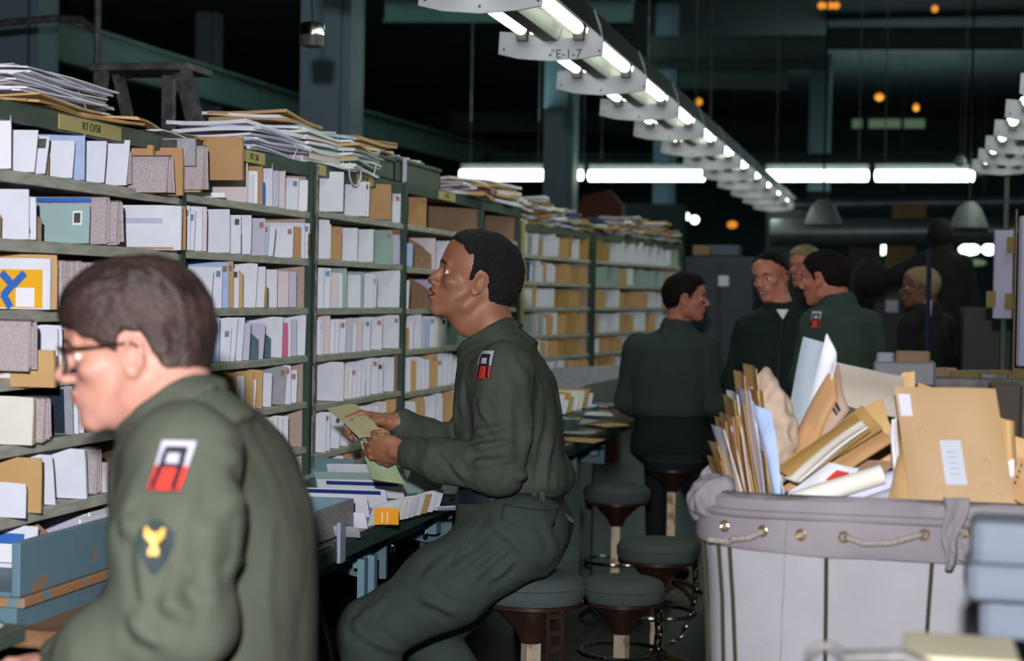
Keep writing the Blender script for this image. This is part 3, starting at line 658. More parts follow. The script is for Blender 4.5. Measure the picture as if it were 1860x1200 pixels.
def place(cs, px, row, prot, zoff, lean, yaw, z=None):
    P = atX(px, 540, RX + prot); t = P.y - cs['A'].y; z0 = cs['zs'][row + 1] + .0015 + zoff
    return cs['T'] @ Matrix.Translation((t, -prot, z0)) @ Matrix.Rotation(PI / 2 + yaw, 4, 'Z') @ Matrix.Rotation(math.radians(lean), 4, 'X') @ Matrix.Rotation(PI, 4, 'Z')
def item(kind, row, px, h, c, label=None, lean=0, prot=.006, zoff=0, th=None, W=.24, yaw=0, cs=None, spread=.3, layers=4, H=None):
    cs = cs or C1; H0 = cs['zs'][row] - cs['zs'][row + 1] - .03; H = H or H0 * h; T = place(cs, px, row, prot, zoff, lean, yaw)
    m, cn = COLS[c] if c in COLS else (NP, 'newsprint')
    s = int(px) * 7 + row
    if kind == 'newspaper': mb = newspaper_mb(W, H, th or .03, layers, spread, s)
    else: mb = sheet_mb(W, H, th or {'parcel': .02, 'magazine': .005}.get(kind, .003), .006, seed=s)
    o = mb.build({'letter': 'letter', 'envelope': 'large_envelope'}.get(kind, kind), m, smooth=kind != 'newspaper'); o.matrix_world = T
    o['category'] = kind; o['group'] = f'{kind}s on the shelves of the nearest case'
    if label: o['label'] = label
    else: pend(o, (cn, kind if kind != 'envelope' else 'large envelope', (kind if kind != 'envelope' else 'large envelope') + 's', f'on {ROWN[row]} shelf, {cs["nm"]}', 'left'), px)
    return o, H, W, (th or {'parcel': .02, 'magazine': .005}.get(kind, .003))
def decal(o, x0, x1, z0, z1, y, m, name='printed_label', t=.0008):
    """small sheet on the front face of an envelope"""
    return MB().box((x0, -y - t, z0), (x1, -y, z1)).build(name, m, o, local=True)
item('letter', 0, 17, .98, 'W', 'bright white envelope filling the top left corner of nearest case', W=.26)
o, H, W, th = item('envelope', 0, 128, .96, 'w', 'white airmail envelope with red and blue corner behind the top-shelf letters', W=.27, prot=-.04)
decal(o, -.225, -.205, H - .02, H - .008, th, RD); decal(o, -.225, -.205, H - .032, H - .021, th, BB, 'airmail_mark')
item('letter', 0, 60, .80, 'w', None, lean=9, W=.2); o, H, W, th = item('letter', 0, 79, .74, 'w', 'small stamped white letter leaning on nearest top shelf', lean=14, W=.2)
decal(o, -.028, -.006, H - .03, H - .006, th, STEELD, 'stamp')
item('letter', 0, 128, .74, 'w', None, lean=10, W=.2); o, H, W, th = item('envelope', 0, 151, .9, 'b', 'pale blue envelope with blue stamp on nearest top shelf', W=.24)
decal(o, -.13, -.11, H - .02, H - .006, th, BB, 'stamp')
item('letter', 0, 186, .86, 'w', None, lean=9, W=.24); item('envelope', 0, 226, .97, 'w', 'wide white envelope leaning beside the folded newspapers, top shelf', lean=12, W=.26, prot=.02)
item('newspaper', 0, 235, .8, 'N', 'folded newspaper beside the wide white envelope, nearest top shelf', prot=.015, th=.03)
item('parcel', 0, 276, .95, 'o', 'kraft parcel with brown tape band, nearest top shelf', prot=.02, th=.018, W=.24, zoff=-.0)
item('newspaper', 0, 309, .84, 'N', 'folded newspaper overhanging the top shelf edge, nearest case', prot=.09, th=.035, zoff=-.014, spread=.8, W=.24)
item('parcel', 0, 330, .8, 'o', 'crumpled kraft parcel under the rolled photograph magazine', prot=.07, th=.016, zoff=-.012, W=.26, H=.13)
o, H, W, th = item('magazine', 0, 352, .5, 'g', 'rolled magazine with dark photograph cover, nearest top shelf', prot=.10, th=.012, zoff=.07, H=.075, W=.16)
decal(o, -.15, -.05, .004, H - .004, th * .99, STEELD, 'cover_photograph')
# big parcel on the boundary of the first two cases
item('newspaper', 0, 372, .8, 'N', 'folded newspaper hanging between two kraft parcels', prot=.11, th=.026, zoff=.0, H=.125, W=.16, cs=C2, spread=.8)
item('parcel', 0, 362, .8, 'o', 'kraft parcel hanging over the shelf below the rolled magazine', prot=.09, th=.02, zoff=-.005, H=.12, W=.2, cs=C2)
item('parcel', 0, 438, .9, 'o', 'wide wrinkled kraft parcel on the second case top shelf', prot=.12, th=.02, zoff=.045, H=.125, W=.22, cs=C2)
item('letter', 0, 406, .2, 'W', 'small white card lying below the wide wrinkled kraft parcel', prot=.03, H=.014, W=.12, cs=C2)
# second shelf
item('letter', 1, 51, .92, 'w', 'white envelope with a pink postmark, second shelf of nearest case', W=.24)
o, H, W, th = item('letter', 1, 65, .8, 'w', 'white card numbered 22061 on the second shelf', lean=-3, W=.2)
text_mesh('number_print', '22061', .016, Matrix.Translation((-.03, -th - .0015, .02)) @ Matrix.Rotation(PI / 2, 4, 'X'), NV, o, local=True)
o, H, W, th = item('envelope', 1, 160, .76, 't', 'pale teal envelope with a stamp, second shelf of nearest case', lean=4, W=.26, prot=.01)
decal(o, -.045, -.02, H - .05, H - .015, th * .9, W2, 'stamp_border'); decal(o, -.041, -.024, H - .045, H - .02, th * .9 + .0009, STEELD, 'stamp')
item('letter', 1, 163, .3, 'B', 'blue-edged card lying above the pale teal envelope', prot=-.02, zoff=.105, H=.012, W=.2)
item('newspaper', 1, 196, .97, 'N', 'wide folded newspaper behind the pale teal envelope', prot=.02, th=.022, W=.27, spread=.2)
item('newspaper', 1, 217, .93, 'N', 'folded newspaper right of the wide one, second shelf', prot=.03, th=.03, W=.2, spread=.6)
o, H, W, th = item('magazine', 1, 328, .96, 'w', 'plastic-wrapped magazine curling out of the second shelf', prot=.08, th=.012, W=.28, zoff=-.004)
decal(o, -.26, -.17, .03, .075, th * .5, EG, 'cover_photograph'); decal(o, -.24, -.05, H - .05, H - .035, th * .9, LV, 'cover_band'); decal(o, -.27, -.02, .002, .008, th * .6, KR, 'cover_edge')
item('envelope', 1, 336, .95, 'o', 'kraft envelope edge right of the plastic-wrapped magazine', prot=.05)
# third shelf
o, H, W, th = item('magazine', 2, 92, .9, 'w', 'yellow magazine with a blue figure in a white sleeve', prot=.05, W=.27, th=.01)
decal(o, -.25, -.016, .004, H * .78, th, YL, 'yellow_cover')
mb = MB()
for a, b in (((-.06, .085), (-.09, .055)), ((-.12, .085), (-.09, .055)), ((-.09, .058), (-.115, .03)), ((-.115, .035), (-.095, .004))):
    a, b = Vector((a[0], 0, a[1])), Vector((b[0], 0, b[1])); d = (b - a).normalized(); n = Vector((d.z, 0, -d.x)) * .009
    mb.add([a + n, b + n, b - n, a - n], [(0, 1, 2, 3)]); k = len(mb.v)
mb.v = [(v[0], -th - .0020 - .0003 * (i // 4), v[2]) for i, v in enumerate(mb.v)]; mb.build('blue_figure', BB, o, local=True)
decal(o, -.082, -.035, .006, .05, th + .002, W2, 'address_label')
item('envelope', 2, 104, .97, 'k', 'manila envelope behind the yellow magazine', prot=.055, W=.28)
for px, nm in ((118, 'first'), (128, 'second'), (138, 'third'), (148, 'fourth'), (160, 'fifth'), (172, 'sixth')): item('newspaper', 2, px, .9, 'N', f'{nm} from left of six folded newspapers on third shelf', prot=.03, th=.016, spread=.3, layers=3, W=.2, lean=-2)
item('envelope', 2, 306, .93, 'k', 'long manila envelope above the bespectacled soldier\'s head', prot=.04, W=.3, th=.008)
item('letter', 2, 318, .85, 'b', None, prot=.0)
# fourth shelf
item('letter', 3, 20, .95, 'w', None); item('newspaper', 3, 66, .93, 'N', 'rolled grey newspaper with a black mark, fourth shelf', prot=.10, th=.036, zoff=.02, spread=.1, W=.2)
item('parcel', 3, 102, .62, 'k', 'manila parcel with folded flap under the rolled newspaper', prot=.11, th=.016, zoff=-.02, H=.085, W=.3); item('envelope', 3, 106, .9, 'w', None, prot=.02); item('letter', 3, 114, .93, 'w', None)
item('envelope', 3, 240, .9, 'w', None); item('newspaper', 3, 170, .9, 'N', 'folded newspaper behind the bespectacled face, fourth shelf')
# fifth shelf
o, H, W, th = item('magazine', 4, 62, .9, 'c', 'cream magazine with a mustard corner, fifth shelf', prot=.06, W=.27, th=.01, lean=4)
decal(o, -.24, -.16, .03, .06, .0105, MU, 'mustard_label')
item('magazine', 4, 66, .84, 'k', 'brown-covered magazine behind the cream one, fifth shelf', prot=.05, W=.26, th=.008)
item('newspaper', 4, 92, .9, 'N', 'grey folded newspaper in front of the dark magazine', prot=.06, th=.03, W=.17, spread=.4)
o, H, W, th = item('magazine', 4, 137, .98, 'g', 'dark starry magazine behind the chin of the near soldier', prot=.01, W=.25, th=.006, lean=-5); decal(o, -.2, -.02, .004, H - .006, th, CAB, 'dark_cover')
item('letter', 4, 146, .88, 'w', None, lean=-5); item('letter', 4, 156, .8, 'p', None)
# sixth shelf
item('envelope', 5, 80, .96, 'k', 'creased manila envelope with folded corner on sixth shelf', prot=.05, W=.3, th=.008); o, H, W, th = item('letter', 5, 52, .6, 'w', 'white envelope below the creased manila flap, sixth shelf', prot=.062, W=.24)
item('envelope', 5, 105, .93, 'w', None, lean=-7, W=.22); item('envelope', 5, 163, .95, 'w', 'large white packet leaning on sixth shelf', lean=-6, W=.25, th=.012, prot=.02)
item('newspaper', 5, 186, .93, 'N', 'folded newspaper right of the large white packet', th=.03, W=.2); item('letter', 5, 200, .6, 'p', None)
# lowest shelf / tray
o, H, W, th = item('magazine', 6, 68, .95, 'w', 'white magazine with a blue cover panel, lowest shelf', lean=12, prot=.02, W=.27, th=.008); decal(o, -.24, -.03, .01, H - .02, th, BB, 'blue_cover'); decal(o, -.24, -.05, .012, H * .55, th + .001, W2, 'white_panel')
item('envelope', 6, 190, .7, 'l', 'lavender packet behind the airmail letters, lowest shelf', W=.3, th=.016, prot=-.03)
item('parcel', 6, 235, .8, 'k', 'manila parcel beside the near soldier\'s sleeve, lowest shelf', prot=.0, th=.02)
for j, (x0, py, lb) in enumerate(((118, 984, 'airmail letter with red and blue striped edge, lying in the steel tray'), (143, 968, 'white letter lying behind the striped airmail letter'), (160, 955, 'rearmost white letter lying in the steel tray'))):
    a = atX(x0, py, RX + .06 - .04 * j); b = atX(x0 + 110, py, RX + .06 - .04 * j)
    q = Matrix.Translation(a); mb = MB().rbox((-.004, 0, 0), (.004, .40, .034), .003, T=q); o = mb.build('airmail_letter' if j == 0 else 'letter', W2); tag(o, lb, 'letter', 'letters lying in the steel tray')
    if j == 0:
        for k in range(9): MB().box((.0042, .02 + .04 * k, .002), (.005, .036 + .04 * k, .007), T=q).build('airmail_stripe', RD if k % 2 == 0 else BB, o)
for px in (64, 74, 84, 94, 104):
    P = atX(px, 540, RX + .0); divider(C1, P.y - C1['A'].y, 6, BR, .09, .0)
for px in (62, 70, 80, 86): P = atX(px, 540, RX - .02); divider(C1, P.y - C1['A'].y, 0, BR, .085, .02)
for px in (0, 74): P = atX(px, 540, RX - .02); divider(C1, P.y - C1['A'].y, 1, BR, .085, .02)
for px in (-12, 2, 14, 24): P = atX(px, 540, RX + .06); divider(C1, P.y - C1['A'].y, 2, BR, .1, .03)
# steel tray unit below the nearest case
za = atX(30, 986, -1.86).z; zb = atX(30, 1085, -1.86).z; zc = atX(30, 1112, -1.84).z; zd = atX(30, 1150, -1.84).z
ya, yb = Y0, 4.9
t = thing('steel_tray_bench', 'blue-grey chipped steel sorting bench under the nearest letter case', 'bench', (-1.9, (ya + yb) / 2, .0))
MB().rbox((-1.875, ya, zb), (-1.855, yb - .9, za), .003).build('front_lip', WORN, t)
MB().rbox((-2.0, ya, zc), (-1.845, yb - .9, zb - .002), .006).build('worn_rail', WORN2, t)
MB().box((-2.0, ya, zd), (-1.86, yb - .9, zc)).build('lower_panel', BGR, t)
MB().box((-2.3, ya, zb), (-1.875, yb - .9, zb + .01)).build('tray_floor', BGR, t)
MB().rbox((-2.3, ya, zd - .04), (-1.42, yb - .9, zd), .004).build('wooden_top', WOOD, t)
for n_, (x, y) in enumerate(((-1.5, ya + .05), (-1.5, yb - 1.0), (-2.25, ya + .05), (-2.25, yb - 1.0))): MB().box((x, y, 0), (x + .05, y + .05, zd - .04)).build('leg', TL, t)
# grey box with a white paper in the lower left corner
p = atX(20, 1175, -1.5); t = tag(MB().rbox((-1.62, p.y - .12, p.z - .0), (-1.5, p.y + .055, p.z + .03), .004, T=None).build('small_steel_box', GP2), 'small grey-green steel box in the lower left corner', 'box')
o = MB().grid(lambda u, v: Vector((-1.63 + .11 * u, p.y - .12 + .14 * v, p.z + .034 + .02 * math.sin(PI * u) * v)), 6, 6).build('crumpled_paper', W2, solid=.001, smooth=True); tag(o, 'white paper lying on the small steel box, lower left', 'paper')
# ------------------------------------------------------------------ long table at the soldiers
TX0, TX1 = -2.34, -1.42; TZ = .862
te = atY(1150, 765, 9.1).y
t = thing('sorting_table', 'long dark-topped sorting table in front of the letter cases', 'table', (-1.7, 6.4, 0))
MB().rbox((TX0, yb - .9 + .01, TZ - .035), (TX1, 10.0, TZ), .004).build('table_top', TBL, t)
MB().rbox((TX1 - .012, yb - .9 + .01, TZ - .05), (TX1 + .004, 10.0, TZ - .01), .003).build('edge_strip', GP, t)
for k in range(7):
    y = yb - .8 + k * .78
    MB().box((-1.56, y, TZ - .16), (-1.52, y + .05, TZ - .036)).build('bracket', BGR, t)
    MB().prism([(-1.52, TZ - .22), (-1.52, TZ - .036), (-1.90, TZ - .036), (-1.90, TZ - .16), (-1.6, TZ - .22)], y + .2, y + .215).build('gusset', TL, t)
    if k % 2 == 0: MB().box((-1.66, y + .3, 0), (-1.60, y + .36, TZ - .036)).build('leg', GP, t); MB().box((-2.28, y + .3, 0), (-2.22, y + .36, TZ - .036)).build('leg', GP, t)
MB().box((-1.62, yb - .8, TZ - .16), (-1.60, 9.9, TZ - .036)).build('apron', GP, t)
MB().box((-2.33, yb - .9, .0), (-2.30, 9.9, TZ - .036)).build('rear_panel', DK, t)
for px, py, lb in ((655, 1068, 'nearer hanging bracket'), (673, 1060, 'hanging bracket')):
    p = atX(px, py, -1.46); MB().box((-1.47, p.y, p.z - .045), (-1.45, p.y + .03, p.z + .08)).build('hanging_bracket', BGR, t)
for px, py in ((712, 997), (773, 973)): p = atX(px, py, -1.415); MB().lathe([(.002, -.014), (.014, -.008), (.014, .008), (.002, .014)], p, 12, sx=.5).build('knob', CHR, t, smooth=True)
# small steel end bracket & box left of the letters on the table
p = atX(612, 985, -1.45)
ya_, yb_ = atX(570, 970, -1.45).y, atX(641, 970, -1.45).y
t = thing('steel_end_box', 'grey speckled steel box end on the table behind the near soldier', 'box', (-1.5, ya_, TZ))
MB().rbox((-1.458, ya_, TZ + .002), (-1.448, yb_, TZ + .085), .002).build('front_panel', mat('speckled_grey_steel', (.34, .34, .36), .6, scale=120, col2=(.22, .21, .22)), t); MB().rbox((-1.62, yb_ - .008, TZ + .002), (-1.459, yb_, TZ + .085), .002).build('end_panel', BGR, t)
p = atX(620, 985, -1.41); MB().rbox((-1.418, p.y - .014, TZ - .055), (-1.408, p.y + .03, TZ + .05), .001).build('label_bracket', mat('pale_blue_steel', (.26, .33, .42), .5), t)
p = atX(572, 860, -1.98); o = MB().rbox((-2.0, p.y - .0, TZ + .002), (-1.84, p.y + .012, TZ + .07), .003).build('steel_divider_plate', BGR); tag(o, 'blue-grey steel plate standing at the foot of the case post', 'plate')
# rows of letters on the table top, standing in the sorting tray and leaning back
random.seed(5)
def flat_letter(px, py, Z, W, H, c, rx, rz, label, th=.003, name='letter', cat='letter', group='letters on the sorting table', ry=0):
    P = atZ(px, py, Z); m = COLS[c][0] if isinstance(c, str) else c
    o = sheet_mb(W, H, th, .004, seed=int(px + py)).build(name, m, smooth=True)
    o.matrix_world = Matrix.Translation(P) @ Matrix.Rotation(math.radians(rz), 4, 'Z') @ Matrix.Rotation(math.radians(rx), 4, 'X') @ Matrix.Rotation(math.radians(ry), 4, 'Y')
    return tag(o, label, cat, group)
tz = TZ + .002
# long white and blue-edged envelopes, front stack
for j, (px, py, W, H, c, rz, lb) in enumerate((
    (738, 868, .26, .085, 'w', 3, 'rearmost white envelope of the stack on the table'), (742, 880, .30, .075, 'e', 3, 'grey-green ruled card in the middle of the table stack'),
    (735, 892, .27, .07, 'w', 3, 'white envelope with a navy edge, rear of the stack'), (705, 908, .33, .07, 'w', 3, 'white envelope with a navy edge, second of the stack'),
    (672, 925, .30, .08, 'w', 2, 'white envelope with a broad navy band, front of the stack'), (668, 945, .28, .055, 'w', 2, 'white envelope lying under the navy-banded one'),
    (655, 962, .20, .035, 'g', 2, 'grey torn envelope at the front of the table'))):
    o = flat_letter(px, py + 14, tz, W, H, c, 35, rz + 2, lb, th=.004)
    if j in (2, 3, 4):
        h0, h1 = (H - .014, H - .001) if j != 4 else (H - .035, H - .006)
        for s in (-1,): MB().box((-W + .03 if j == 2 else -W + .002, -.0065, h0), (-.015 if j != 4 else -.05, -.0045, h1)).build('navy_band', NV, o, local=True)
for j in range(9):
    c = 'wwcwwwkww'[j]; px = 700 + j * 11; flat_letter(px + 8, 950 - j * 3.0, tz, .085, .062 + .002 * (j % 3), c, 20, 62, f'{ORD[j]} of nine small white cards leaning beside the orange card', th=.002)
o = flat_letter(724, 953, tz + .012, .066, .05, ORG, 20, 15, 'bright orange card with thin white lines at the table edge', th=.002)
for k in (0, 1): MB().box((-.045 + .014 * k, -.0042, .008), (-.043 + .014 * k, -.0034, .04)).build('white_line', W2, o, local=True)
flat_letter(800, 890, tz, .16, .11, 'e', 30, 55, 'pale green card leaning behind the small white cards', th=.002)
for j, (px, py, rz) in enumerate(((836, 925, 20), (850, 905, 12))): flat_letter(px, py, tz, .12, .03, 'lw'[j], 60, rz, ['lavender card near the seated soldier\'s sleeve', 'white card near the seated soldier\'s belt'][j])
# farther table: heaps of letters and magazines
for j in range(22):
    px = random.uniform(1035, 1140); yy = random.uniform(7.2, 9.3); X = random.uniform(-1.9, -1.5); pz = proj((X, yy, TZ))
    o = sheet_mb(random.uniform(.15, .28), random.uniform(.10, .2), .004, .01, seed=j + 500).build('magazine' if j % 3 == 0 else 'letter', random.choice([W_, OK_, KR, W2, EG, GR, MU]), smooth=True)
    o.matrix_world = Matrix.Translation((X, yy, TZ + .004 + .0075 * (j % 9))) @ Matrix.Rotation(random.uniform(0, 6), 4, 'Z') @ Matrix.Rotation(PI / 2 + random.uniform(-.03, .03), 4, 'X')
    o['category'] = 'magazine' if j % 3 == 0 else 'letter'; o['group'] = 'mail heaped on the far end of the table'; kd = 'magazine' if j % 3 == 0 else 'letter'; pend(o, ('loose', kd, kd + 's', 'heaped on the far table end', 'near end'), yy)
for j in range(16):
    yy = 7.9 + j * .07; o = sheet_mb(.2, .1 + .02 * (j % 3), .003, .008, seed=j + 700).build('large_envelope', random.choice([OK_, W_, MU, W_, CR]), smooth=True)
    o.matrix_world = Matrix.Translation((-1.62 + .01 * (j % 4), yy, TZ + .075)) @ Matrix.Rotation(math.radians(-50), 4, 'X')
    o['category'] = 'envelope'; o['group'] = 'envelopes tilted in a tray on the far table'; pend(o, ('tilted', 'envelope', 'envelopes', 'in the far table tray', 'near end'), yy)
t = thing('sorting_tray', 'steel sorting tray on the far table end', 'tray', (-1.7, 8.4, TZ))
MB().box((-1.85, 7.8, TZ + .001), (-1.58, 9.15, TZ + .02)).build('tray_base', BGR, t); MB().box((-1.59, 7.8, TZ + .02), (-1.58, 9.15, TZ + .07)).build('tray_lip', BGR, t)
# grey machine panel under the far case
a = atY(1000, 668, 9.6); tag(MB().prism([(a.x, .9), (a.x, a.z), (a.x + .5, a.z + .03), (a.x + .5, .9)], 9.6, 9.66).build('steel_guard', GR), 'grey steel guard plate at the foot of the far letter case', 'plate')
tag(MB().prism([(a.x + .1, .93), (a.x + .22, 1.02), (a.x + .52, 1.09), (a.x + .5, .93)], 9.5, 9.58).build('green_slide', GP2), 'dark green sloping slide below the far letter case', 'slide')
# ------------------------------------------------------------------ on top of the cases
ztop = C1['zs'][0]
def heap(name, label, px, py_bottom, X, n, Wd, Ln, m, cat, yaw=0, th=.006, jit=.012, zb=None, tilt=0, group=None, names=None):
    """a tied stack: thing with n sheets"""
    P = atX(px, py_bottom, X); z = zb if zb is not None else P.z
    t = thing(name, label, cat, (X, P.y, z), group=group); R = Matrix.Translation((X, P.y, z)) @ Matrix.Rotation(yaw, 4, 'Z') @ Matrix.Rotation(tilt, 4, 'X')
    zz = 0
    for i in range(n):
        dx, dy, r = random.uniform(-jit, jit), random.uniform(-jit, jit), random.uniform(-.06, .06); tt = th * random.uniform(.6, 1.3)
        def f(u, v): return Vector(((u - .5) * Wd, (v - .5) * Ln, .004 * math.sin(5 * v + i) + .006 * math.sin(3 * u + i * 2)))
        mm = m[i % len(m)] if isinstance(m, (list, tuple)) else m; mb = MB()
        Ti = R @ Matrix.Translation((dx, dy, zz)) @ Matrix.Rotation(r, 4, 'Z')
        a0 = []; nu, nv = 4, 6
        for s in (0, 1): mb.grid(lambda u, v: Ti @ (f(u, v) + Vector((0, 0, tt * s))), nu, nv)
        N = (nu + 1) * (nv + 1); bd = [(i_, 0) for i_ in range(nu)] + [(nu, j) for j in range(nv)] + [(i_, nv) for i_ in range(nu, 0, -1)] + [(0, j) for j in range(nv, 0, -1)]
        ix = [j * (nu + 1) + i_ for i_, j in bd]
        for q in range(len(ix)): a_, b_ = ix[q], ix[(q + 1) % len(ix)]; mb.f.append((a_, b_, b_ + N, a_ + N)); mb.m.append(0)
        mb.build(names or 'sheet', mm, t, smooth=True); zz += tt + .0008
    return t, R, zz
random.seed(11)
zt1 = ztop + .004
t, R, zz = heap('newspaper_bundle', 'tied bundle of white newspapers on the nearest case top', 10, 190, -2.16, 15, .3, .52, [W2, W_, NP, W_], 'newspaper bundle', yaw=.04, th=.004, zb=zt1 + .022, jit=.018, names='newspaper')
MB().tube([R @ Vector(p) for p in ((-.155, .14, 0), (-.12, .14, zz + .008), (0, .13, zz + .014), (.12, .12, zz + .008), (.158, .12, -.005))], .002, 5).build('string', ROPE, t)
for j, (px, py, X, W, L, mm, lb, yw) in enumerate(((40, 200, -2.14, .28, .5, OK_, 'large manila envelope under the tied newspaper bundle', .1), (110, 215, -2.12, .26, .34, KR, 'kraft envelope at the end of the tied newspapers', -.3), (185, 222, -2.12, .26, .4, OK_, 'manila envelope right of the tape-labelled edge', .25), (262, 235, -2.12, .24, .4, W_, 'white-grey packet lying on the nearest case top', .1), (300, 240, -2.10, .22, .34, KR, 'kraft wrapper pointing to the ladder foot', -.2), (330, 246, -2.14, .2, .3, NP, 'frayed newspaper beside the ladder foot', .15), (345, 246, -2.06, .08, .2, EG, 'pale green slip lying below the ladder foot', .1))):
    t, R, zz = heap('paper_packet', lb, px, py, X, 2 if j else 3, W, L, mm, 'packet', yaw=yw, th=.005, zb=zt1 + .002 + (.006 if j in (2, 4) else 0) + (.012 if j == 5 else 0))
zt2 = C2['zs'][0] + .004
for j, (px, X, L, n, mm, lb, yw, dz) in enumerate(((440, -2.14, .52, 9, [W_, LV, W_], 'plastic-wrapped magazine bundle at the second case\'s left end', .03, 0), (533, -2.13, .48, 11, [W2, PK, W_, CR, BL], 'tied magazine bundle in the middle of the second case', -.03, 0), (490, -2.2, .6, 3, [KR, W_], 'kraft envelopes lying on top of the magazine bundles', .08, .125), (602, -2.1, .46, 10, [W_, CR, EG, OK_, W2], 'tied bundle of mail hanging over the case corner', .12, 0), (630, -2.2, .4, 5, [KR, W_, OK_], 'torn kraft bundle behind the string-tied bundle', -.1, .125))):
    t, R, zz = heap('mail_bundle', lb, px, 280, X, n, .27, L, mm, 'mail bundle', yaw=yw, th=.0095, zb=zt2 + dz, names='magazine')
    if j in (0, 1, 3): MB().tube([R @ Vector((.138 * s, y, z)) for s, y, z in ((-1.02, .05, 0), (-.8, .08, zz + .006), (0, .1, zz + .01), (.8, .12, zz + .006), (1.03, .14, zz * .4), (1.02, .1, -.002))], .002, 5).build('string', W2, t)
    if j == 1: MB().box((.136, -.2, .012), (.139, .1, .035), T=R).build('cover_band', PK, t)
o = thing('string_loop', 'white string loop hanging off the tied corner bundle', 'string', atX(645, 310, RX + .03)); P = o.location
MB().tube([P + Vector((0, .07 * math.cos(a), .055 * math.sin(a))) for a in np.linspace(0, 2 * PI, 20)[:-1]], .0025, 5, closed=True).build('loop', W2, o)
# green trays on the third and fourth cases
def tray(px0, px1, py0, py1, lb, strap=None, m=GP2):
    X = RX - .01; a = atX(px0, py1, X); b = atX(px1, py0, X); y0_, y1_ = a.y, b.y; z0_ = C3['zs'][0] + .003; z1_ = z0_ + (atX(px0, py0, X).z - a.z)
    t = thing('mail_tray', lb, 'tray', (X - .14, (y0_ + y1_) / 2, z0_))
    for nm, q, r_ in (('side_wall', (X - .008, y0_, z0_), (X, y1_, z1_)), ('side_wall', (X - .29, y0_, z0_), (X - .282, y1_, z1_)), ('end_wall', (X - .29, y0_, z0_), (X, y0_ + .008, z1_)), ('end_wall', (X - .29, y1_ - .008, z0_), (X, y1_, z1_)), ('tray_floor', (X - .29, y0_, z0_), (X, y1_, z0_ + .006))): MB().rbox(q, r_, .002).build(nm, m, t)
    MB().rbox((X - .004, y0_ - .004, z1_ - .012), (X + .008, y1_ + .004, z1_ + .002), .002).build('rim', m, t)
    if strap: s = atX(strap, 300, X).y; MB().box((X + .0085, s, z0_), (X + .011, s + .05, z1_ + .004)).box((X - .29, s, z1_ + .003), (X + .011, s + .05, z1_ + .006)).build('strap', LV, t)
    return t, X, y0_, y1_, z1_, z0_
t1 = tray(642, 716, 262, 305, 'olive steel mail tray on the third case top'); t2 = tray(717, 800, 278, 322, 'olive steel mail tray with a grey strap, fourth from left', 728)
for tt, a, nm in ((t1, 'in the olive tray on the third case', 7), (t2, 'in the strapped olive tray', 9)):
    _, X, y0_, y1_, z1_, z0_ = tt
    for i in range(nm):
        yy = y0_ + .08 + (y1_ - y0_ - .25) * i / nm; o = sheet_mb(.2, .13, .004, .008, seed=900 + i).build('large_envelope', [LV, W_, KR, W_, PK, OK_, W2][i % 7], smooth=True)
        o.matrix_world = Matrix.Translation((X - .03, yy, z1_ - .025 + .004 * (i % 3))) @ Matrix.Rotation(random.uniform(-.08, .08), 4, 'Z') @ Matrix.Rotation(math.radians(-68 - 5 * (i % 3)), 4, 'X')
        o['category'] = 'envelope'; o['group'] = 'envelopes ' + a; pend(o, ('loose', 'envelope', 'envelopes', a, 'left'), yy)
# heaps farther right on the case tops
for j, (px, n, X, mm, lb) in enumerate(((815, 6, -2.12, [W_, NP, PK], 'grey bundle of papers at the end of the strapped tray'), (838, 5, -2.1, [OK_, KR, W_], 'ochre envelope heap on the fourth case end'), (868, 8, -2.12, [W_, PK, OK_], 'white paper heap right of the ochre envelopes'), (893, 6, -2.12, [W_, NP], 'small paper heap on the fifth case'), (912, 4, -2.12, [PK, W_], 'last small paper heap before the far case'))):
    heap('paper_heap', lb, px, 360, X, n, .24, .55 if j < 3 else .4, mm, 'paper heap', yaw=random.uniform(-.3, .3), th=.012, zb=C4['zs'][0] + .004, jit=.03, names='bundle')
for cs, k0, n in ((C6, 0, 5), (C7, 5, 7)):
    for i in range(n):
        s = cs['L'] * (i + .5) / n; q = cs['T'] @ Vector((s, .13, ZF[0] + .004)); hgt = random.choice([6, 9, 12])
        t, R, zz = heap('paper_heap', f'{ORD[k0 + i]} paper heap from the left on the far letter case top', 1000, 400, q.x, hgt, .26, cs['L'] / n * .74, random.sample([W_, KR, EG, W2, NP, OK_, LV, MU, NV], 4), 'paper heap', yaw=-.1 + random.uniform(-.2, .2), th=.013, zb=q.z, jit=.03, names='bundle', group='paper heaps on the far case top')
        dy = q.y - t.location.y
        t.location.y += dy
# ------------------------------------------------------------------ step ladder behind the nearest case
LY = 6.7
def LP(px, py, Y=LY): return atY(px, py, Y)
t = thing('step_ladder', 'dark wooden step ladder standing behind the nearest letter case', 'step ladder', (LP(270, 120).x, LY, 0))
a, b = LP(172, 118), LP(352, 118)
MB().rbox((a.x, LY - .06, a.z - .03), (b.x, LY + .2, a.z), .006).build('top_platform', STEELD, t)
def leg(p0, p1, y_, wd, dp, nm='leg', full=True):
    p0, p1 = LP(*p0, y_), LP(*p1, y_); d = p1 - p0; p2 = p0 + d * ((p0.z - (.03 if full else p1.z)) / -d.z) if full else p1; T = Matrix.Translation(p0) @ (p2 - p0).to_track_quat('Z', 'Y').to_matrix().to_4x4()
    MB().box((-wd / 2, -dp / 2, 0), (wd / 2, dp / 2, (p2 - p0).length), T=T).build(nm, STEELD, t)
leg((186, 124), (178, 205), LY - .03, .035, .05); leg((212, 124), (232, 212), LY + .12, .06, .03, 'rear_leg'); leg((307, 124), (306, 220), LY + .14, .03, .05, 'rear_leg'); leg((336, 118), (368, 250), LY - .03, .05, .03)
leg((322, 118), (350, 232), LY + .05, .014, .04, 'brace', False)
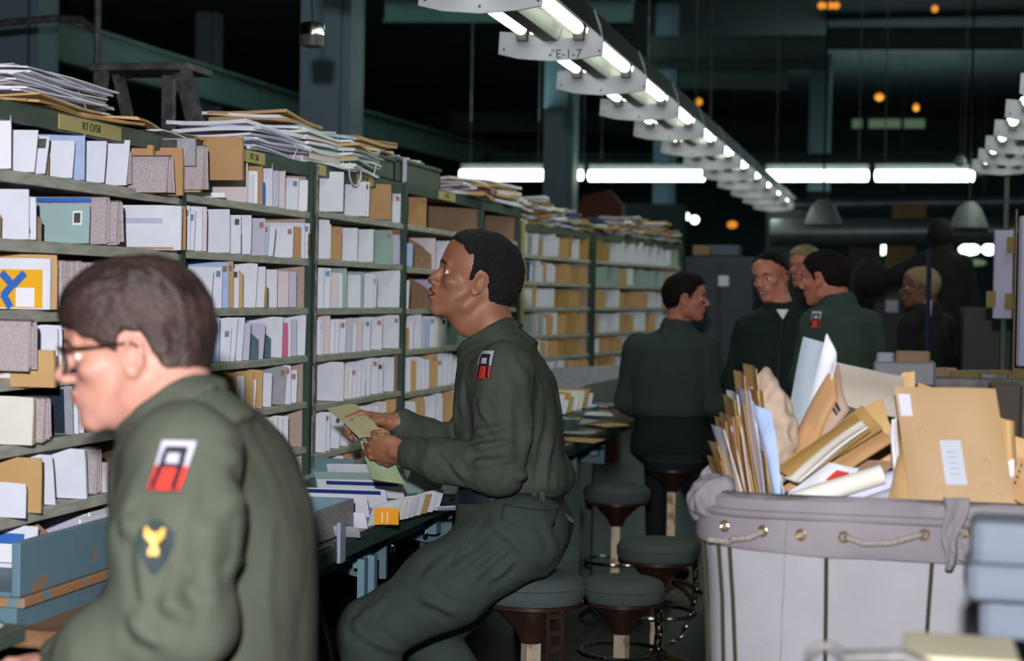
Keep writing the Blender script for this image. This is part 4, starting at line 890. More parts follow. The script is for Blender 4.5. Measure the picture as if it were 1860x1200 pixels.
MB().box((LP(178, 205).x - .1, LY - .01, .9), (LP(380, 205).x + .05, LY + .03, .93)).build('rung', STEELD, t)
# ------------------------------------------------------------------ stools
def stool(px, py, wpx, D_Y, label, hz=None, back=True, rot=0, slot=False, seat=SEAT):
    P = atY(px, py, D_Y); r = .5 * wpx * D_Y * 1.015 / F; z = P.z
    t = thing('swivel_stool', label, 'stool', (P.x, D_Y, 0), group='padded swivel stools')
    n = 32; h = .075
    prof = [(r * .2, z + .004), (r * .75, z + .002), (r * .93, z - .008), (r * 1.0, z - .026), (r * 1.0, z - .055), (r * .94, z - h)]
    MB().lathe(prof, (P.x, D_Y, 0), n, sy=.95).build('seat_cushion', seat, t, smooth=True)
    MB().lathe([(r * .99, z - .03), (r * 1.012, z - .033), (r * .99, z - .036)], (P.x, D_Y, 0), n, sy=.95).build('piping', GP, t, smooth=True)
    MB().lathe([(r * .5, z - h - .018), (r * .97, z - h - .012), (r * .97, z - h - .001)], (P.x, D_Y, 0), n, sy=.95).build('seat_pan', BRN, t, smooth=True)
    MB().lathe([(.03, z - h - .12), (.045, z - h - .085), (.10, z - h - .03), (.12, z - h - .018)], (P.x, D_Y, 0), 20).build('swivel_cone', BRN, t, smooth=True)
    T = Matrix.Translation((P.x, D_Y, 0)) @ Matrix.Rotation(rot, 4, 'Z')
    MB().rbox((-.022, -.022, .03), (.022, .022, z - h - .1), .003, T=T).build('post', POSTM, t)
    for k in range(4):
        a = T @ Matrix.Rotation(PI / 4 + k * PI / 2, 4, 'Z'); MB().tube([a @ Vector(p) for p in ((.02, 0, .09), (.12, 0, .06), (.2, 0, .012))], .012, 8).build('foot', BRN, t, smooth=True)
    MB().tube([T @ Vector((.15 * math.cos(q), .15 * math.sin(q), .26)) for q in np.linspace(0, 2 * PI, 25)[:-1]], .008, 6, closed=True).build('foot_ring', CHR, t, smooth=True)
    if back:
        mb = MB(); y = 0
        pts = [(r * .92, z - h - .01), (r * .95, z - h - .10), (r * .86, z - h - .2), (r * .6, z - h - .30), (r * .25, z - h - .34)]
        for i in range(len(pts) - 1):
            (x0, z0), (x1_, z1) = pts[i], pts[i + 1]; w_ = .028
            for yy0, yy1 in ((-w_, -w_ + .012), (w_ - .012, w_)): mb.add([T @ Vector(q) for q in ((x0, yy0, z0), (x0, yy1, z0), (x1_, yy1, z1), (x1_, yy0, z1), (x0 + .004, yy0, z0), (x0 + .004, yy1, z0), (x1_ + .004, yy1, z1), (x1_ + .004, yy0, z1))], [(0, 1, 2, 3), (4, 7, 6, 5), (0, 3, 7, 4), (1, 5, 6, 2)])
            for f in (.15, .65): xm, zm = x0 + (x1_ - x0) * f, z0 + (z1 - z0) * f; mb.box((xm - .001, -w_, zm - .008), (xm + .004, w_, zm + .008), T=T)
        mb.build('slotted_strap', BRN if slot else CHR, t)
    return t
stool(967, 1040, 196, 4.82, 'large grey padded stool the seated soldier sits on', slot=True, rot=-.9)
stool(1131, 1050, 154, 6.1, 'low padded stool with chromed strap right of the soldier\'s stool', rot=-.3)
stool(1196, 980, 150, 6.9, 'padded stool touching the left edge of the canvas hamper', rot=-.2)
stool(1121, 880, 122, 8.2, 'padded stool in deep shade left of the back-turned man', back=False)
stool(1222, 822, 108, 8.75, 'stool under the back-turned seated man', back=False, seat=NVT)
# ------------------------------------------------------------------ canvas hamper
HX0, HX1, HY0, HY1, HZ, HR = -.39, .42, 3.42, 4.32, 1.105, .13
def rrect(x0, x1, y0, y1, r, n=6, sub=6):
    P = []
    cs = [((x0 + r, y0 + r), PI), ((x1 - r, y0 + r), 1.5 * PI), ((x1 - r, y1 - r), 0), ((x0 + r, y1 - r), .5 * PI)]
    for i, ((cx, cy), a0) in enumerate(cs):
        for k in range(n + 1): a = a0 + PI / 2 * k / n; P.append((cx + r * math.cos(a), cy + r * math.sin(a)))
        nx, ny = cs[(i + 1) % 4][0]; b0 = cs[(i + 1) % 4][1]; e = (nx + r * math.cos(b0), ny + r * math.sin(b0)); s = P[-1]
        for k in range(1, sub): P.append((s[0] + (e[0] - s[0]) * k / sub, s[1] + (e[1] - s[1]) * k / sub))
    return P
ham = thing('canvas_hamper', 'white canvas mail hamper with roped rim, heaped with envelopes', 'mail hamper', (-.02, 3.87, 0))
RING = rrect(HX0, HX1, HY0, HY1, HR, 8, 14); hc = Vector((-.02, 3.87, 0)); NR = len(RING)
def wallp(i, z):
    x, y = RING[i % NR]; s = .90 + .10 * (z / HZ); q = Vector((hc.x + (x - hc.x) * s, hc.y + (y - hc.y) * s, z))
    sag = .016 * noise.noise(Vector((x * 5, y * 5, z * 2.5))) + .010 * abs(noise.noise(Vector((x * 7 + z * 4, y * 7, z * 6)))) + .004 * noise.noise(Vector((x * 15, y * 15, z * 4))); n = (q - Vector((hc.x, hc.y, z))).normalized(); return q + n * sag
zs_ = [.22 + (HZ - .02 - .22) * k / 22 for k in range(23)]
mb = MB(); mb.add([wallp(i, z) for z in zs_ for i in range(NR)], [(k * NR + i, k * NR + (i + 1) % NR, (k + 1) * NR + (i + 1) % NR, (k + 1) * NR + i) for k in range(22) for i in range(NR)] + [tuple(range(NR - 1, -1, -1))])
mb.build('canvas_body', CANV, ham, smooth=True)
# folded band over the rim
mb = MB(); rows = []
bp = [(-.012, -.03), (-.012, .012), (.002, .02), (.012, .012), (.013, -.01), (.016, -.04), (.019, -.066), (.015, -.078), (.006, -.080)]
for o_, dz in bp:
    for i in range(NR):
        q = wallp(i, HZ); n = (q - Vector((hc.x, hc.y, q.z))).normalized(); wv = noise.noise(Vector((q.x * 6, q.y * 6, 3.3)))
        sagz = -.018 * math.sin(PI * min(max((q.x - HX0) / .81, 0), 1)) if dz < -.05 and q.y < 3.6 else 0
        rows.append(q + n * (o_ + (.006 * wv if dz < 0 else 0)) + Vector((0, 0, dz + sagz + .006 * wv)))
nb_ = len(bp); mb.add(rows, [(k * NR + i, k * NR + (i + 1) % NR, (k + 1) * NR + (i + 1) % NR, (k + 1) * NR + i) for k in range(nb_ - 1) for i in range(NR)])
mb.build('rim_band', CANB, ham, smooth=True)
rimt = [Vector((hc.x + (x - hc.x) * .995, hc.y + (y - hc.y) * .995, HZ + .012)) for x, y in RING]
MB().tube(rimt, .011, 8, closed=True).build('rim_rail', STEELD, ham, smooth=True)
MB().tube([p + Vector((0, 0, -.028)) + (p - hc - Vector((0, 0, p.z))).normalized() * .022 for p in rimt], .008, 8, closed=True).build('rolled_welt', CANB, ham, smooth=True)
for px_t, px_b in ((1276, 1290), (1310, 1310), (1337, 1347), (1502, 1503), (1712, 1683), (1990, 1900)):
    def on(px, py, z_):
        best = None
        for i in range(NR):
            q = wallp(i, z_)
            if q.y > 4.0: continue
            e = abs(proj(q)[0] - px)
            if best is None or e < best[0]: best = (e, i, q)
        return best
    e, i, q = on(px_t, 0, HZ - .09); pts = []
    for k in range(8):
        z_ = HZ - .07 - (HZ - .07 - .2) * k / 7; pp = wallp(i, z_); n = (pp - Vector((hc.x, hc.y, z_))).normalized(); lean = (px_b - px_t) / 914 * (k / 7) * 2.4 * .4; pts.append(pp + n * .006 + Vector((lean if 1300 < px_t < 1800 else 0, 0, 0)))
    MB().tube(pts, .0045, 6).build('frame_rod', ROD, ham)
grom = []
for k, (px, py) in enumerate(((1387, 961), (1456, 968), (1534, 972), (1678, 968), (1751, 963), (1821, 955), (1318, 952))):
    i = min(range(NR), key=lambda i: abs(proj(wallp(i, HZ - .045))[0] - px) + (100 if wallp(i, HZ).y > 3.9 else 0)); q = wallp(i, HZ); n = (q - Vector((hc.x, hc.y, q.z))).normalized()
    zz = atY(px, py, q.y).z; xx = atY(px, py, q.y).x; c = Vector((xx, q.y - .0225, zz)) if q.y < 3.45 else Vector((q.x, q.y, zz)) + n * .024
    grom.append(c); U = n.cross(_z).normalized()
    MB().tube([c + U * .009 * math.cos(a) + _z * .009 * math.sin(a) for a in np.linspace(0, 2 * PI, 17)[:-1]], .0028, 6, closed=True).build('grommet', BRASS, ham, smooth=True)
def rope(pts, lb='lacing_rope'): MB().tube(pts, .0058, 8).build(lb, ROPE, ham, smooth=True)
o_ = Vector((0, -.012, 0)); a, b = grom[2], grom[3]
rope([a + Vector((0, .012, 0)), a + Vector((.008, -.008, 0)), a.lerp(b, .25) + o_ + Vector((0, 0, -.012)), a.lerp(b, .6) + o_ + Vector((0, 0, -.012)), a.lerp(b, .9) + o_, b + Vector((-.006, -.008, 0)), b + Vector((0, .012, 0))])
a, b = grom[0], grom[6]; rope([a + Vector((0, .012, 0)), a + o_ * .8, a.lerp(b, .3) + o_ + Vector((0, 0, -.014)), a.lerp(b, .75) + o_ + Vector((0, 0, -.022)), b + Vector((.01, -.004, -.03)), b + Vector((-.03, 0, -.028))])
rope([grom[1] + Vector((0, .012, 0)), grom[1] + o_ * .4])
# hanging rag strap, threads, canvas bunch on the left corner
q = atY(1736, 922, 3.38)
def rag(u, v): return q + Vector((.03 * (u - .5) * (1 - .75 * v) * 1.6 - .012 * v + .004 * math.sin(9 * v), -.012 - .006 * math.sin(6 * u + 5 * v) - .004 * v, .02 - .135 * v))
MB().grid(rag, 6, 14).build('torn_strap', CANB, ham, smooth=True, solid=.003)
q2 = atY(1748, 965, 3.37); MB().tube([q2, q2 + Vector((-.006, -.004, .01)), q2 + Vector((.004, -.004, -.03)), q2 + Vector((.002, -.002, -.055)), q2 + Vector((-.006, -.002, -.05))], .002, 5).build('loose_cord', ROPE, ham)
q3 = atY(1430, 918, 3.36); MB().tube([q3 + Vector((.001 * math.sin(k * 1.3) - .0006 * k, -.01 + .0 * k, .0 - .024 * k)) for k in range(14)], .0005, 4).build('loose_thread', CANV, ham)
bun = SDF(); i0 = min(range(NR), key=lambda i: (RING[i][0] - HX0) ** 2 + (RING[i][1] - 3.62) ** 2)
for k in range(6):
    pA = wallp(i0 + k * 2 - 5, HZ); bun.cap(pA + Vector((0, 0, .02)), pA + Vector((-.008, 0, -.055 + .02 * (k % 3))), .012, .010, k=.03); bun.cap(pA + Vector((.03, 0, .03)), pA + Vector((-.016, 0, .012)), .011, .012, k=.03)
bun.chain([wallp(i0 + k * 2 - 5, HZ) + Vector((-.006, 0, -.01)) for k in range(6)], [.013] * 6, .03); V, Q = bun.mesh(.004); V = displace(V, Q, cloth_noise(.010, (34, 34, 20), 3)); np_mesh('bunched_canvas', V, Q, CANB, ham)
for k, (dx, dy) in enumerate(((-.34, -.34), (.34, -.34), (-.34, .34), (.34, .34))):
    c = hc + Vector((dx, dy, 0)); MB().lathe([(.05, -.014), (.05, .014)], (0, 0, 0), 16).build('caster', BK, ham).matrix_basis = Matrix.Translation(c + Vector((0, 0, .05))) @ Matrix.Rotation(PI / 2, 4, 'X')
    MB().box((c.x - .02, c.y - .03, .05), (c.x + .02, c.y + .03, .21)).build('caster_fork', STEELD, ham)
MB().box((HX0 + .08, HY0 + .08, .19), (HX1 - .08, HY1 - .08, .22)).build('base_board', WOOD, ham)
MB().box((HX0 + .06, HY0 + .05, .23), (HX1 - .06, HY1 - .06, .96)).build('mail_load', OK_, ham)
# ------------------------------------------------------------------ envelopes in the hamper
def env_quad(pts, Y, m, label, th=.006, dy=0.02, name='large_envelope', cat='envelope', group='large envelopes standing in the hamper', bow=.01, seed=0, nu=6, nv=8, flap=True):
    """pts: four corners on the photo (bottom-left, bottom-right, top-right, top-left); Y per corner or one depth"""
    Ys = Y if isinstance(Y, (list, tuple)) else [Y] * 4
    c = [atY(p[0], p[1], y) for p, y in zip(pts, Ys)]; rn = random.Random(seed); n = (c[1] - c[0]).cross(c[3] - c[0]).normalized(); mb = MB(); k1, k2 = rn.uniform(-1, 1), rn.uniform(2, 6)
    def f(u, v, s):
        p = (c[0] * (1 - u) + c[1] * u) * (1 - v) + (c[3] * (1 - u) + c[2] * u) * v
        e = math.sin(PI * u) ** .6 * math.sin(PI * v) ** .6 if 0 < u < 1 and 0 < v < 1 else 0
        return p + n * (s * th * (.3 + .7 * e) + bow * k1 * math.sin(PI * u) + bow * .4 * math.sin(k2 * v + k2) + .002 * math.sin(7 * u + 3 * v + seed))
    for s in (-1, 1): mb.grid(lambda u, v: f(u, v, s), nu, nv)
    N = (nu + 1) * (nv + 1); bd = [(i, 0) for i in range(nu)] + [(nu, j) for j in range(nv)] + [(i, nv) for i in range(nu, 0, -1)] + [(0, j) for j in range(nv, 0, -1)]
    ix = [j * (nu + 1) + i for i, j in bd]
    for q in range(len(ix)): a_, b_ = ix[q], ix[(q + 1) % len(ix)]; mb.f.append((a_, b_, b_ + N, a_ + N)); mb.m.append(0)
    o = mb.build(name, m, smooth=True); tag(o, label, cat, group); return o, f, n
def patch_on(f, n, u0, u1, v0, v1, m, o, name, sgn=None, lift=.0015):
    s = sgn or (1 if n.y < 0 else -1)
    mb = MB(); mb.grid(lambda u, v: f(u0 + (u1 - u0) * u, v0 + (v1 - v0) * v, s) + n * s * lift, 4, 4); mb.build(name, m, o, smooth=True)
random.seed(31)
# the fan of envelopes at the left, standing on edge
pal = [MU, OK_, KR, LV, OK_, W_, MU, OK_, KR, W_, OK_, MU, LV, OK_, KR, W_, OK_, OK_, PK, W_, BL, OK_, KR, W_]
topx = [1282, 1286, 1290, 1294, 1298, 1302, 1306, 1309, 1313, 1316, 1319, 1322, 1326, 1330, 1334, 1338, 1342, 1346, 1350, 1354, 1358, 1361, 1364, 1367, 1370, 1374]
topy = [828, 800, 812, 770, 756, 790, 748, 764, 716, 730, 708, 745, 724, 740, 672, 700, 690, 720, 660, 700, 745, 700, 735, 720, 752, 765]
botx = [1318 + int(i * 3.7) for i in range(26)]
pal = [MU, OK_, KR, W_, MU, OK_, KR, LV, MU, KR, W_, OK_, MU, KR, OK_, LV, KR, W_, OK_, MU, W_, OK_, KR, PK, W_, BL]
NM = {MU: 'mustard', OK_: 'manila', KR: 'kraft', LV: 'lavender', W_: 'white', PK: 'pale pink', BL: 'pale blue'}
for i in range(26):
    Yn = 3.50 + .012 * (i % 3); m = pal[i]
    # thin edge to the viewer: near edge plus far edge a little left/up
    xb, xt, yt = botx[i], topx[i], topy[i]; w_ = 12 + 5 * (i % 3 == 0)
    o, f, n = env_quad([(xb, 910), (xb + w_, 908), (xt + w_ + 7, yt + 10), (xt, yt)], [Yn + .16, Yn, Yn + .02, Yn + .2], m, '', th=.0022, bow=.004, seed=i * 3 + 1)
    pend(o, (NM[m], 'envelope edge', 'envelope edges', 'in the fan at left of hamper', 'left'), i)
o, f, n = env_quad([(1405, 905), (1418, 905), (1398, 745), (1362, 725)], [3.5, 3.47, 3.5, 3.55], BL, 'pale blue-white plastic sleeve right of the envelope fan', th=.004, seed=77)
# crumpled brown paper bag
S = SDF()
for (x, y, r) in ((1385, 700, .026), (1395, 730, .034), (1402, 765, .038), (1406, 800, .034), (1402, 830, .026), (1392, 860, .018)): S.ell(atY(x, y, 3.64), (r, .022, r * 1.3), k=.03)
V, Q = S.mesh(.0035); V = displace(V, Q, cloth_noise(.014, (26, 26, 18), 5)); o = np_mesh('paper_bag', V, Q, mat('crumpled_bag_paper', (.42, .33, .25), .75, var=.12, scale=20, bump=.1)); tag(o, 'crumpled pale brown paper bag beside the blue-white envelope', 'bag')
E = env_quad
E([(1416, 815), (1455, 830), (1508, 625), (1462, 612)], [3.72, 3.68, 3.68, 3.74], mat('blue_white_paper', (.40, .48, .55), .6, var=.08), 'tall blue-white envelope rising highest from the hamper', th=.008, seed=3)
E([(1440, 835), (1462, 845), (1516, 662), (1500, 606)], [3.70, 3.66, 3.64, 3.66], W_, 'white envelope standing just right of the tallest blue-white one', th=.005, seed=4)
E([(1434, 838), (1450, 846), (1518, 640), (1506, 632)], [3.72, 3.70, 3.68, 3.70], LV, 'lavender envelope sandwiched beside the tallest envelope', th=.003, seed=14)
o, f, n = E([(1425, 828), (1470, 845), (1520, 722), (1515, 664)], [3.67, 3.62, 3.62, 3.66], KR, 'kraft box end with dark slots leaning under the white envelope', th=.012, seed=5)
for k in range(5): patch_on(f, n, .30 + .13 * k, .33 + .13 * k, .45, .95, BR, o, 'slot')
o, f, n = E([(1440, 850), (1485, 838), (1538, 742), (1520, 660)], [3.69, 3.64, 3.62, 3.68], mat('tan_paper', (.40, .29, .22), .7, var=.08), 'tan parcel with a small black-printed label', th=.012, seed=6)
patch_on(f, n, .70, .93, .86, .91, BK, o, 'printed_bars'); patch_on(f, n, .70, .93, .80, .84, BK, o, 'printed_bars')
o, f, n = E([(1532, 735), (1640, 760), (1640, 682), (1514, 655)], [3.74, 3.70, 3.78, 3.80], mat('grey_tan_paper', (.42, .37, .31), .75, var=.1), 'broad grey-tan envelope slanting behind the big manila one', th=.006, seed=8)
E([(1500, 850), (1660, 850), (1662, 674), (1640, 676)], [3.95, 3.95, 3.95, 3.95], OK_, 'ochre envelope tip behind the broad grey-tan envelope', th=.005, seed=9)
E([(1640, 860), (1700, 860), (1690, 702), (1668, 694)], [4.0, 4.0, 4.0, 4.0], KR, 'small kraft corner behind the big manila envelope', th=.005, seed=10)
# manila envelopes fanned low
fan = [(1412, 838, 1470, 860, 1625, 800, 1600, 720, OK_, 3.66, 'manila envelope at the back of the low slanting fan'), (1410, 846, 1442, 872, 1604, 778, 1566, 736, mat('ochre_manila', (.42, .26, .09), .6, bump=.1, bscale=10), 3.60, 'long manila envelope on top of the low slanting fan'),
       (1408, 852, 1450, 878, 1582, 782, 1552, 752, mat('dull_mustard', (.34, .21, .06), .6, bump=.1, bscale=10), 3.57, 'mustard envelope within the low slanting fan'), (1425, 866, 1450, 872, 1576, 776, 1566, 766, CR, 3.545, 'pale cream roll-edged envelope, front of the slanting fan'),
       (1415, 888, 1470, 900, 1625, 800, 1590, 775, KR, 3.62, 'brown envelope low in the slanting fan'), (1430, 900, 1560, 912, 1628, 838, 1540, 835, BR, 3.66, 'brown board envelope lying at the bottom of the hamper heap'),
       (1415, 892, 1440, 896, 1630, 790, 1600, 800, LV, 3.64, 'lavender envelope under the manila fan'), (1420, 905, 1500, 912, 1560, 852, 1500, 840, W_, 3.55, 'white envelope with a red mark at the rim')]
for k, (a, b, c, d, e, f_, g, h, m, Y, lb) in enumerate(fan): o, f, n = E([(a, b), (c, d), (e, f_), (g, h)], [Y + .03, Y - .01, Y + .0, Y + .05], m, lb, th=.007 if k != 5 else .004, seed=40 + k, bow=.006)
patch_on(f, n, .55, .9, .55, .85, RD, o, 'red_mark')
def roll(p0, p1, Y0_, Y1_, r, m, lb):
    a, b = atY(*p0, Y0_), atY(*p1, Y1_); mb = MB(); mb.tube([a.lerp(b, t) for t in (0, .01, .3, .7, .99, 1)], [r * .7, r, r * 1.02, r, r, r * .75], 14); mb.tube([b.lerp(a, -.004), b.lerp(a, .05)], [r * .5, r * .45], 10); tag(mb.build('rolled_paper', m, smooth=True), lb, 'roll', 'rolled papers in the hamper')
roll((1440, 912), (1604, 860), 3.52, 3.56, .020, CR, 'cream paper roll lying over the hamper rim'); roll((1500, 918), (1640, 868), 3.56, 3.60, .022, LV, 'lavender paper roll behind the cream roll'); roll((1560, 922), (1650, 890), 3.54, 3.58, .016, GR, 'grey paper roll low beside the big manila envelope')
E([(1605, 918), (1650, 918), (1640, 760), (1632, 850)], [3.52, 3.48, 3.52, 3.56], OK_, 'manila envelope edge left of the big manila one', th=.006, seed=60)
E([(1622, 912), (1634, 912), (1632, 758), (1624, 762)], [3.55, 3.53, 3.53, 3.55], W2, 'thin white envelope edge left of the big manila one', th=.004, seed=61)
BIG = mat('big_manila', (.37, .235, .105), .55, var=.10, scale=4, bump=.12, bscale=8)
o, f, n = E([(1654, 920), (1845, 922), (1808, 706), (1624, 702)], [3.45, 3.45, 3.50, 3.50], BIG, 'big manila envelope with two white labels at the hamper front', th=.009, bow=.004, seed=62, nu=12, nv=12)
patch_on(f, n, .03, .145, .75, .935, LV, o, 'postage_label'); patch_on(f, n, .37, .575, .18, .55, mat('address_label_paper', (.40, .45, .52), .6, var=.06, scale=40), o, 'address_label')
for k, (u, v) in enumerate(((.22, .62), (.30, .12), (.78, .35), (.76, .15), (.85, .08))):
    s = 1 if n.y < 0 else -1; c = f(u, v, s) + n * s * .0012
    MB().tube([c + Vector((.009 * math.cos(a) * (1 + .4 * math.sin(5 * a + k)), 0, .009 * math.sin(a) * (1 + .3 * math.cos(4 * a)))) for a in np.linspace(0, 6.0, 22)], .00035, 4).build('postmark', mat('faded_red_ink', (.55, .24, .11), .7), o)
for k in range(5): s = 1 if n.y < 0 else -1; u0 = .42 + .0 * k; MB().tube([f(u0 + .1 * j / 12, .45 - .045 * k + .008 * math.sin(j * 2.3 + k), s) + n * s * .003 for j in range(13)], .0003, 4).build('address_line', STEELD, o)
for k, (pts, m, Y, lb) in enumerate((([(1822, 918), (1850, 918), (1843, 765), (1815, 758)], OK_, 3.60, 'manila envelope behind the right edge of the big one'), ([(1835, 880), (1870, 880), (1870, 800), (1822, 785)], OK_, 3.66, 'tilted manila envelope at the right frame edge'), ([(1830, 900), (1880, 930), (1880, 842), (1850, 830)], KR, 3.54, 'kraft envelope with green edge marks at right frame edge'), ([(1826, 860), (1842, 868), (1842, 832), (1830, 838)], W2, 3.57, 'white envelope corner at the right frame edge'))):
    o, f, n = E(pts, Y, m, lb, th=.005, seed=70 + k)
    if k == 2:
        for j in range(4): patch_on(f, n, .1 + .03 * j, .2 + .03 * j, .35 + .15 * j, .43 + .15 * j, GP, o, 'edge_mark')
# ------------------------------------------------------------------ blurred translucent blocks and cart handle in the right foreground
def fg(name, x0, y0, x1, y1, Y, dp, m, label, cat, r=.012):
    a = atY(x0, y1, Y); b = atY(x1, y0, Y); o = MB().rbox((a.x, Y, a.z), (b.x, Y + dp, b.z), r).build(name, m, smooth=False, bevel=.003); tag(o, label, cat, 'translucent plastic boxes at the right edge'); return o
fg('plastic_box', 1766, 953, 1900, 1030, 2.30, .12, PLAST, 'top of three grey translucent plastic boxes, lower right corner', 'plastic box')
fg('plastic_box', 1756, 1032, 1900, 1092, 2.27, .15, PLAST, 'middle of three grey translucent plastic boxes, lower right corner', 'plastic box')
fg('plastic_box', 1779, 1094, 1900, 1162, 2.30, .12, PLAST, 'bottom of three grey translucent plastic boxes, lower right corner', 'plastic box')
a = atY(1640, 1190, 2.0); b = atY(1856, 1190, 2.0)
tag(MB().rbox((a.x, 2.0, a.z - .25), (b.x, 2.15, a.z), .006).build('cream_card_box', mat('cream_card', (.42, .40, .27), .6)), 'cream card box edge at the bottom of the frame', 'box')
t = thing('cart_handle', 'dark steel cart handle with a ring end at the frame bottom', 'cart handle', atY(1500, 1200, 1.98)); P = t.location
MB().tube([P + Vector((.020 * math.cos(q), 0, .020 * math.sin(q) - .004)) for q in np.linspace(0, 2 * PI, 21)[:-1]], .006, 8, closed=True).build('ring', STEELD, t, smooth=True)
e = atY(1640, 1192, 1.98); MB().tube([P + Vector((.02, 0, .004)), e, e + Vector((.1, .0, -.04))], .009, 10).build('bar', STEELD, t, smooth=True)
sup = MB().tube([P + Vector((0, .0, -.02)), Vector((P.x, 2.0, .0))], .008, 8).build('upright', STEELD, t)
# ------------------------------------------------------------------ background things on the right
def bgbox(name, x0, y0, x1, y1, Y, dp, m, label, cat, group=None, to_floor=False, bev=.01):
    a = atY(x0, y1, Y); b = atY(x1, y0, Y); o = MB().rbox((a.x, Y, 0 if to_floor else a.z), (b.x, Y + dp, b.z), bev).build(name, m); return tag(o, label, cat, group)
t = thing('steel_locker', 'tall navy steel locker behind the back-turned seated man', 'locker', atY(1308, 600, 13.6)); t.location.z = 0
a = atY(1243, 466, 13.6); b = atY(1372, 466, 13.6)
MB().rbox((a.x, 13.6, 0), (b.x, 14.1, a.z), .01).build('body', CAB, t)
for k in (0, 1): w_ = (b.x - a.x) / 2; MB().rbox((a.x + w_ * k + .01, 13.585, .1), (a.x + w_ * (k + 1) - .01, 13.6, a.z - .03), .004).build('door', CAB, t); MB().box((a.x + w_ * (k + .2), 13.58, 1.1), (a.x + w_ * (k + .8), 13.586, 1.14)).build('vent', CAB, t)
q = atY(1314, 510, 13.57); MB().box((q.x - .04, 13.575, q.z - .04), (q.x + .04, 13.584, q.z + .04)).build('notice', W_, t)
for x0, x1, m, lb in ((1258, 1290, CARD, 'tan box on top of the navy locker'), (1291, 1342, mat('slate_box', (.08, .11, .17), .6), 'slate blue box on top of the navy locker')): a = atY(x0, 466, 13.7); b = atY(x1, 448, 13.7); tag(MB().rbox((a.x, 13.7, a.z + .012), (b.x, 13.95, b.z + .01), .005).build('storage_box', m), lb, 'box')
p = atY(1400, 422, 17); q = atY(1870, 418, 17); tag(MB().tube([p, p.lerp(q, .5), q], .13, 14).build('air_duct', DUCT, smooth=True), 'galvanised round duct crossing behind the standing men', 'duct')
p = atY(1380, 372, 19); q = atY(1870, 366, 19); tag(MB().tube([p, q], .06, 10).build('air_duct', DUCT, smooth=True), 'thinner grey pipe above the galvanised duct', 'duct')
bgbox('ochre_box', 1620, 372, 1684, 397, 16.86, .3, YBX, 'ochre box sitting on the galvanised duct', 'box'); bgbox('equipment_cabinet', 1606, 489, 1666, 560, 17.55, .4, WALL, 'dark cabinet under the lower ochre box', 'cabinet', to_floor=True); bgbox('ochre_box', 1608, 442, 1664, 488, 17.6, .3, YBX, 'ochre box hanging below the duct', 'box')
def shade(px0, px1, py0, py1, Y, label):
    c = atY((px0 + px1) / 2, py1, Y); r = (atY(px1, py1, Y).x - atY(px0, py1, Y).x) / 2; h = atY(px0, py0, Y).z - c.z; t = thing('cone_lamp_shade', label, 'lamp', c, group='cone shaded lamps')
    MB().lathe([(r, 0), (r * .98, h * .1), (r * .6, h * .75), (r * .25, h)], c, 20).build('shade', SHADE, t, smooth=True); MB().tube([c + Vector((0, 0, h)), c + Vector((0, 0, 3.0))], .01, 6).build('cord', BK, t)
shade(1460, 1530, 362, 408, 16, 'grey cone lamp shade above the standing men'); shade(1724, 1796, 366, 414, 15, 'pale cone lamp shade right of the black figure')
orb(1744, 292, 14, .045, SHADE, 'small pale bulb left of the right lamp row end', 1, 'lamp bulb')
t = thing('papered_post', 'pale lavender panel hanging from a pole near the right edge', 'panel', atY(1825, 500, 8)); a = atY(1803, 578, 8); b = atY(1842, 418, 8)
MB().rbox((a.x, 8, a.z), (b.x, 8.04, b.z), .006).build('panel', PANW, t); p = atY(1828, 418, 8.02); MB().tube([(p.x, p.y + .05, 0), (p.x, p.y + .05, atY(1826, 320, 8).z)], .012, 8).build('pole', GP2, t)
for x, y in ((1838, 445), (1800, 543), (1834, 547)): p = atY(x, y, 7.98); MB().box((p.x - .02, 7.975, p.z - .035), (p.x + .02, 7.992, p.z + .035)).build('clamp', YBX, t)
bgbox('panel', 1846, 392, 1880, 665, 7.0, .05, PANW, 'pale lavender panel cut by the right edge of the frame', 'panel'); a = atY(1840, 668, 6.98); b = atY(1848, 380, 6.98); tag(MB().box((a.x, 6.97, 0), (b.x, 7.06, b.z)).build('wooden_post', CARD), 'brown post at the edge of the right panel', 'post')
a = atY(1800, 700, 6.9); bgbox('conveyor_table', 1660, 690, 1880, 700, 7.2, .9, STEELD, 'dark cluttered worktable at the right behind the hamper', 'table', to_floor=True)
random.seed(8)
for k in range(16):
    px = 1700 + k * 10.5; py = 688 - 4 * (k % 3) - (k > 9) * 6; p = atY(px, 690, 7.3 + .07 * (k % 5)); s = random.uniform(.03, .06)
    o = MB().rbox((p.x - s, p.y, p.z + .003), (p.x + s, p.y + .05, p.z + .02 + .03 * random.random()), .004).build('small_part', random.choice([STEELD, CARD, GR, YBX, STEELD])); tag(o, None, 'small part', 'clutter on the dark worktable'); pend(o, ('dim', 'part', 'parts', 'on the dark worktable', 'left'), px)
bgbox('brown_carton', 1800, 700, 1858, 770, 6.3, .3, mat('dim_carton', (.10, .075, .06), .7), 'dim brown carton right of the big manila envelope', 'carton', to_floor=True)
bgbox('parts_tray', 1586, 660, 1700, 698, 6.9, .35, mat('grey_tray', (.22, .24, .28), .5), 'grey tray beyond the hamper, below the standing man', 'tray'); bgbox('card_box', 1626, 640, 1690, 659, 7.0, .2, CARD, 'brown card box in the grey tray', 'box'); bgbox('card_box', 1592, 642, 1624, 659, 7.0, .18, PANW, 'white card box in the grey tray', 'box')
a = atY(1640, 700, 7.1); tag(MB().rbox((a.x - .25, 6.8, 0), (a.x + .1, 7.15, atY(1640, 699, 6.9).z - .004), .01).build('tray_stand', STEELD), 'dark stand carrying the grey tray', 'stand')
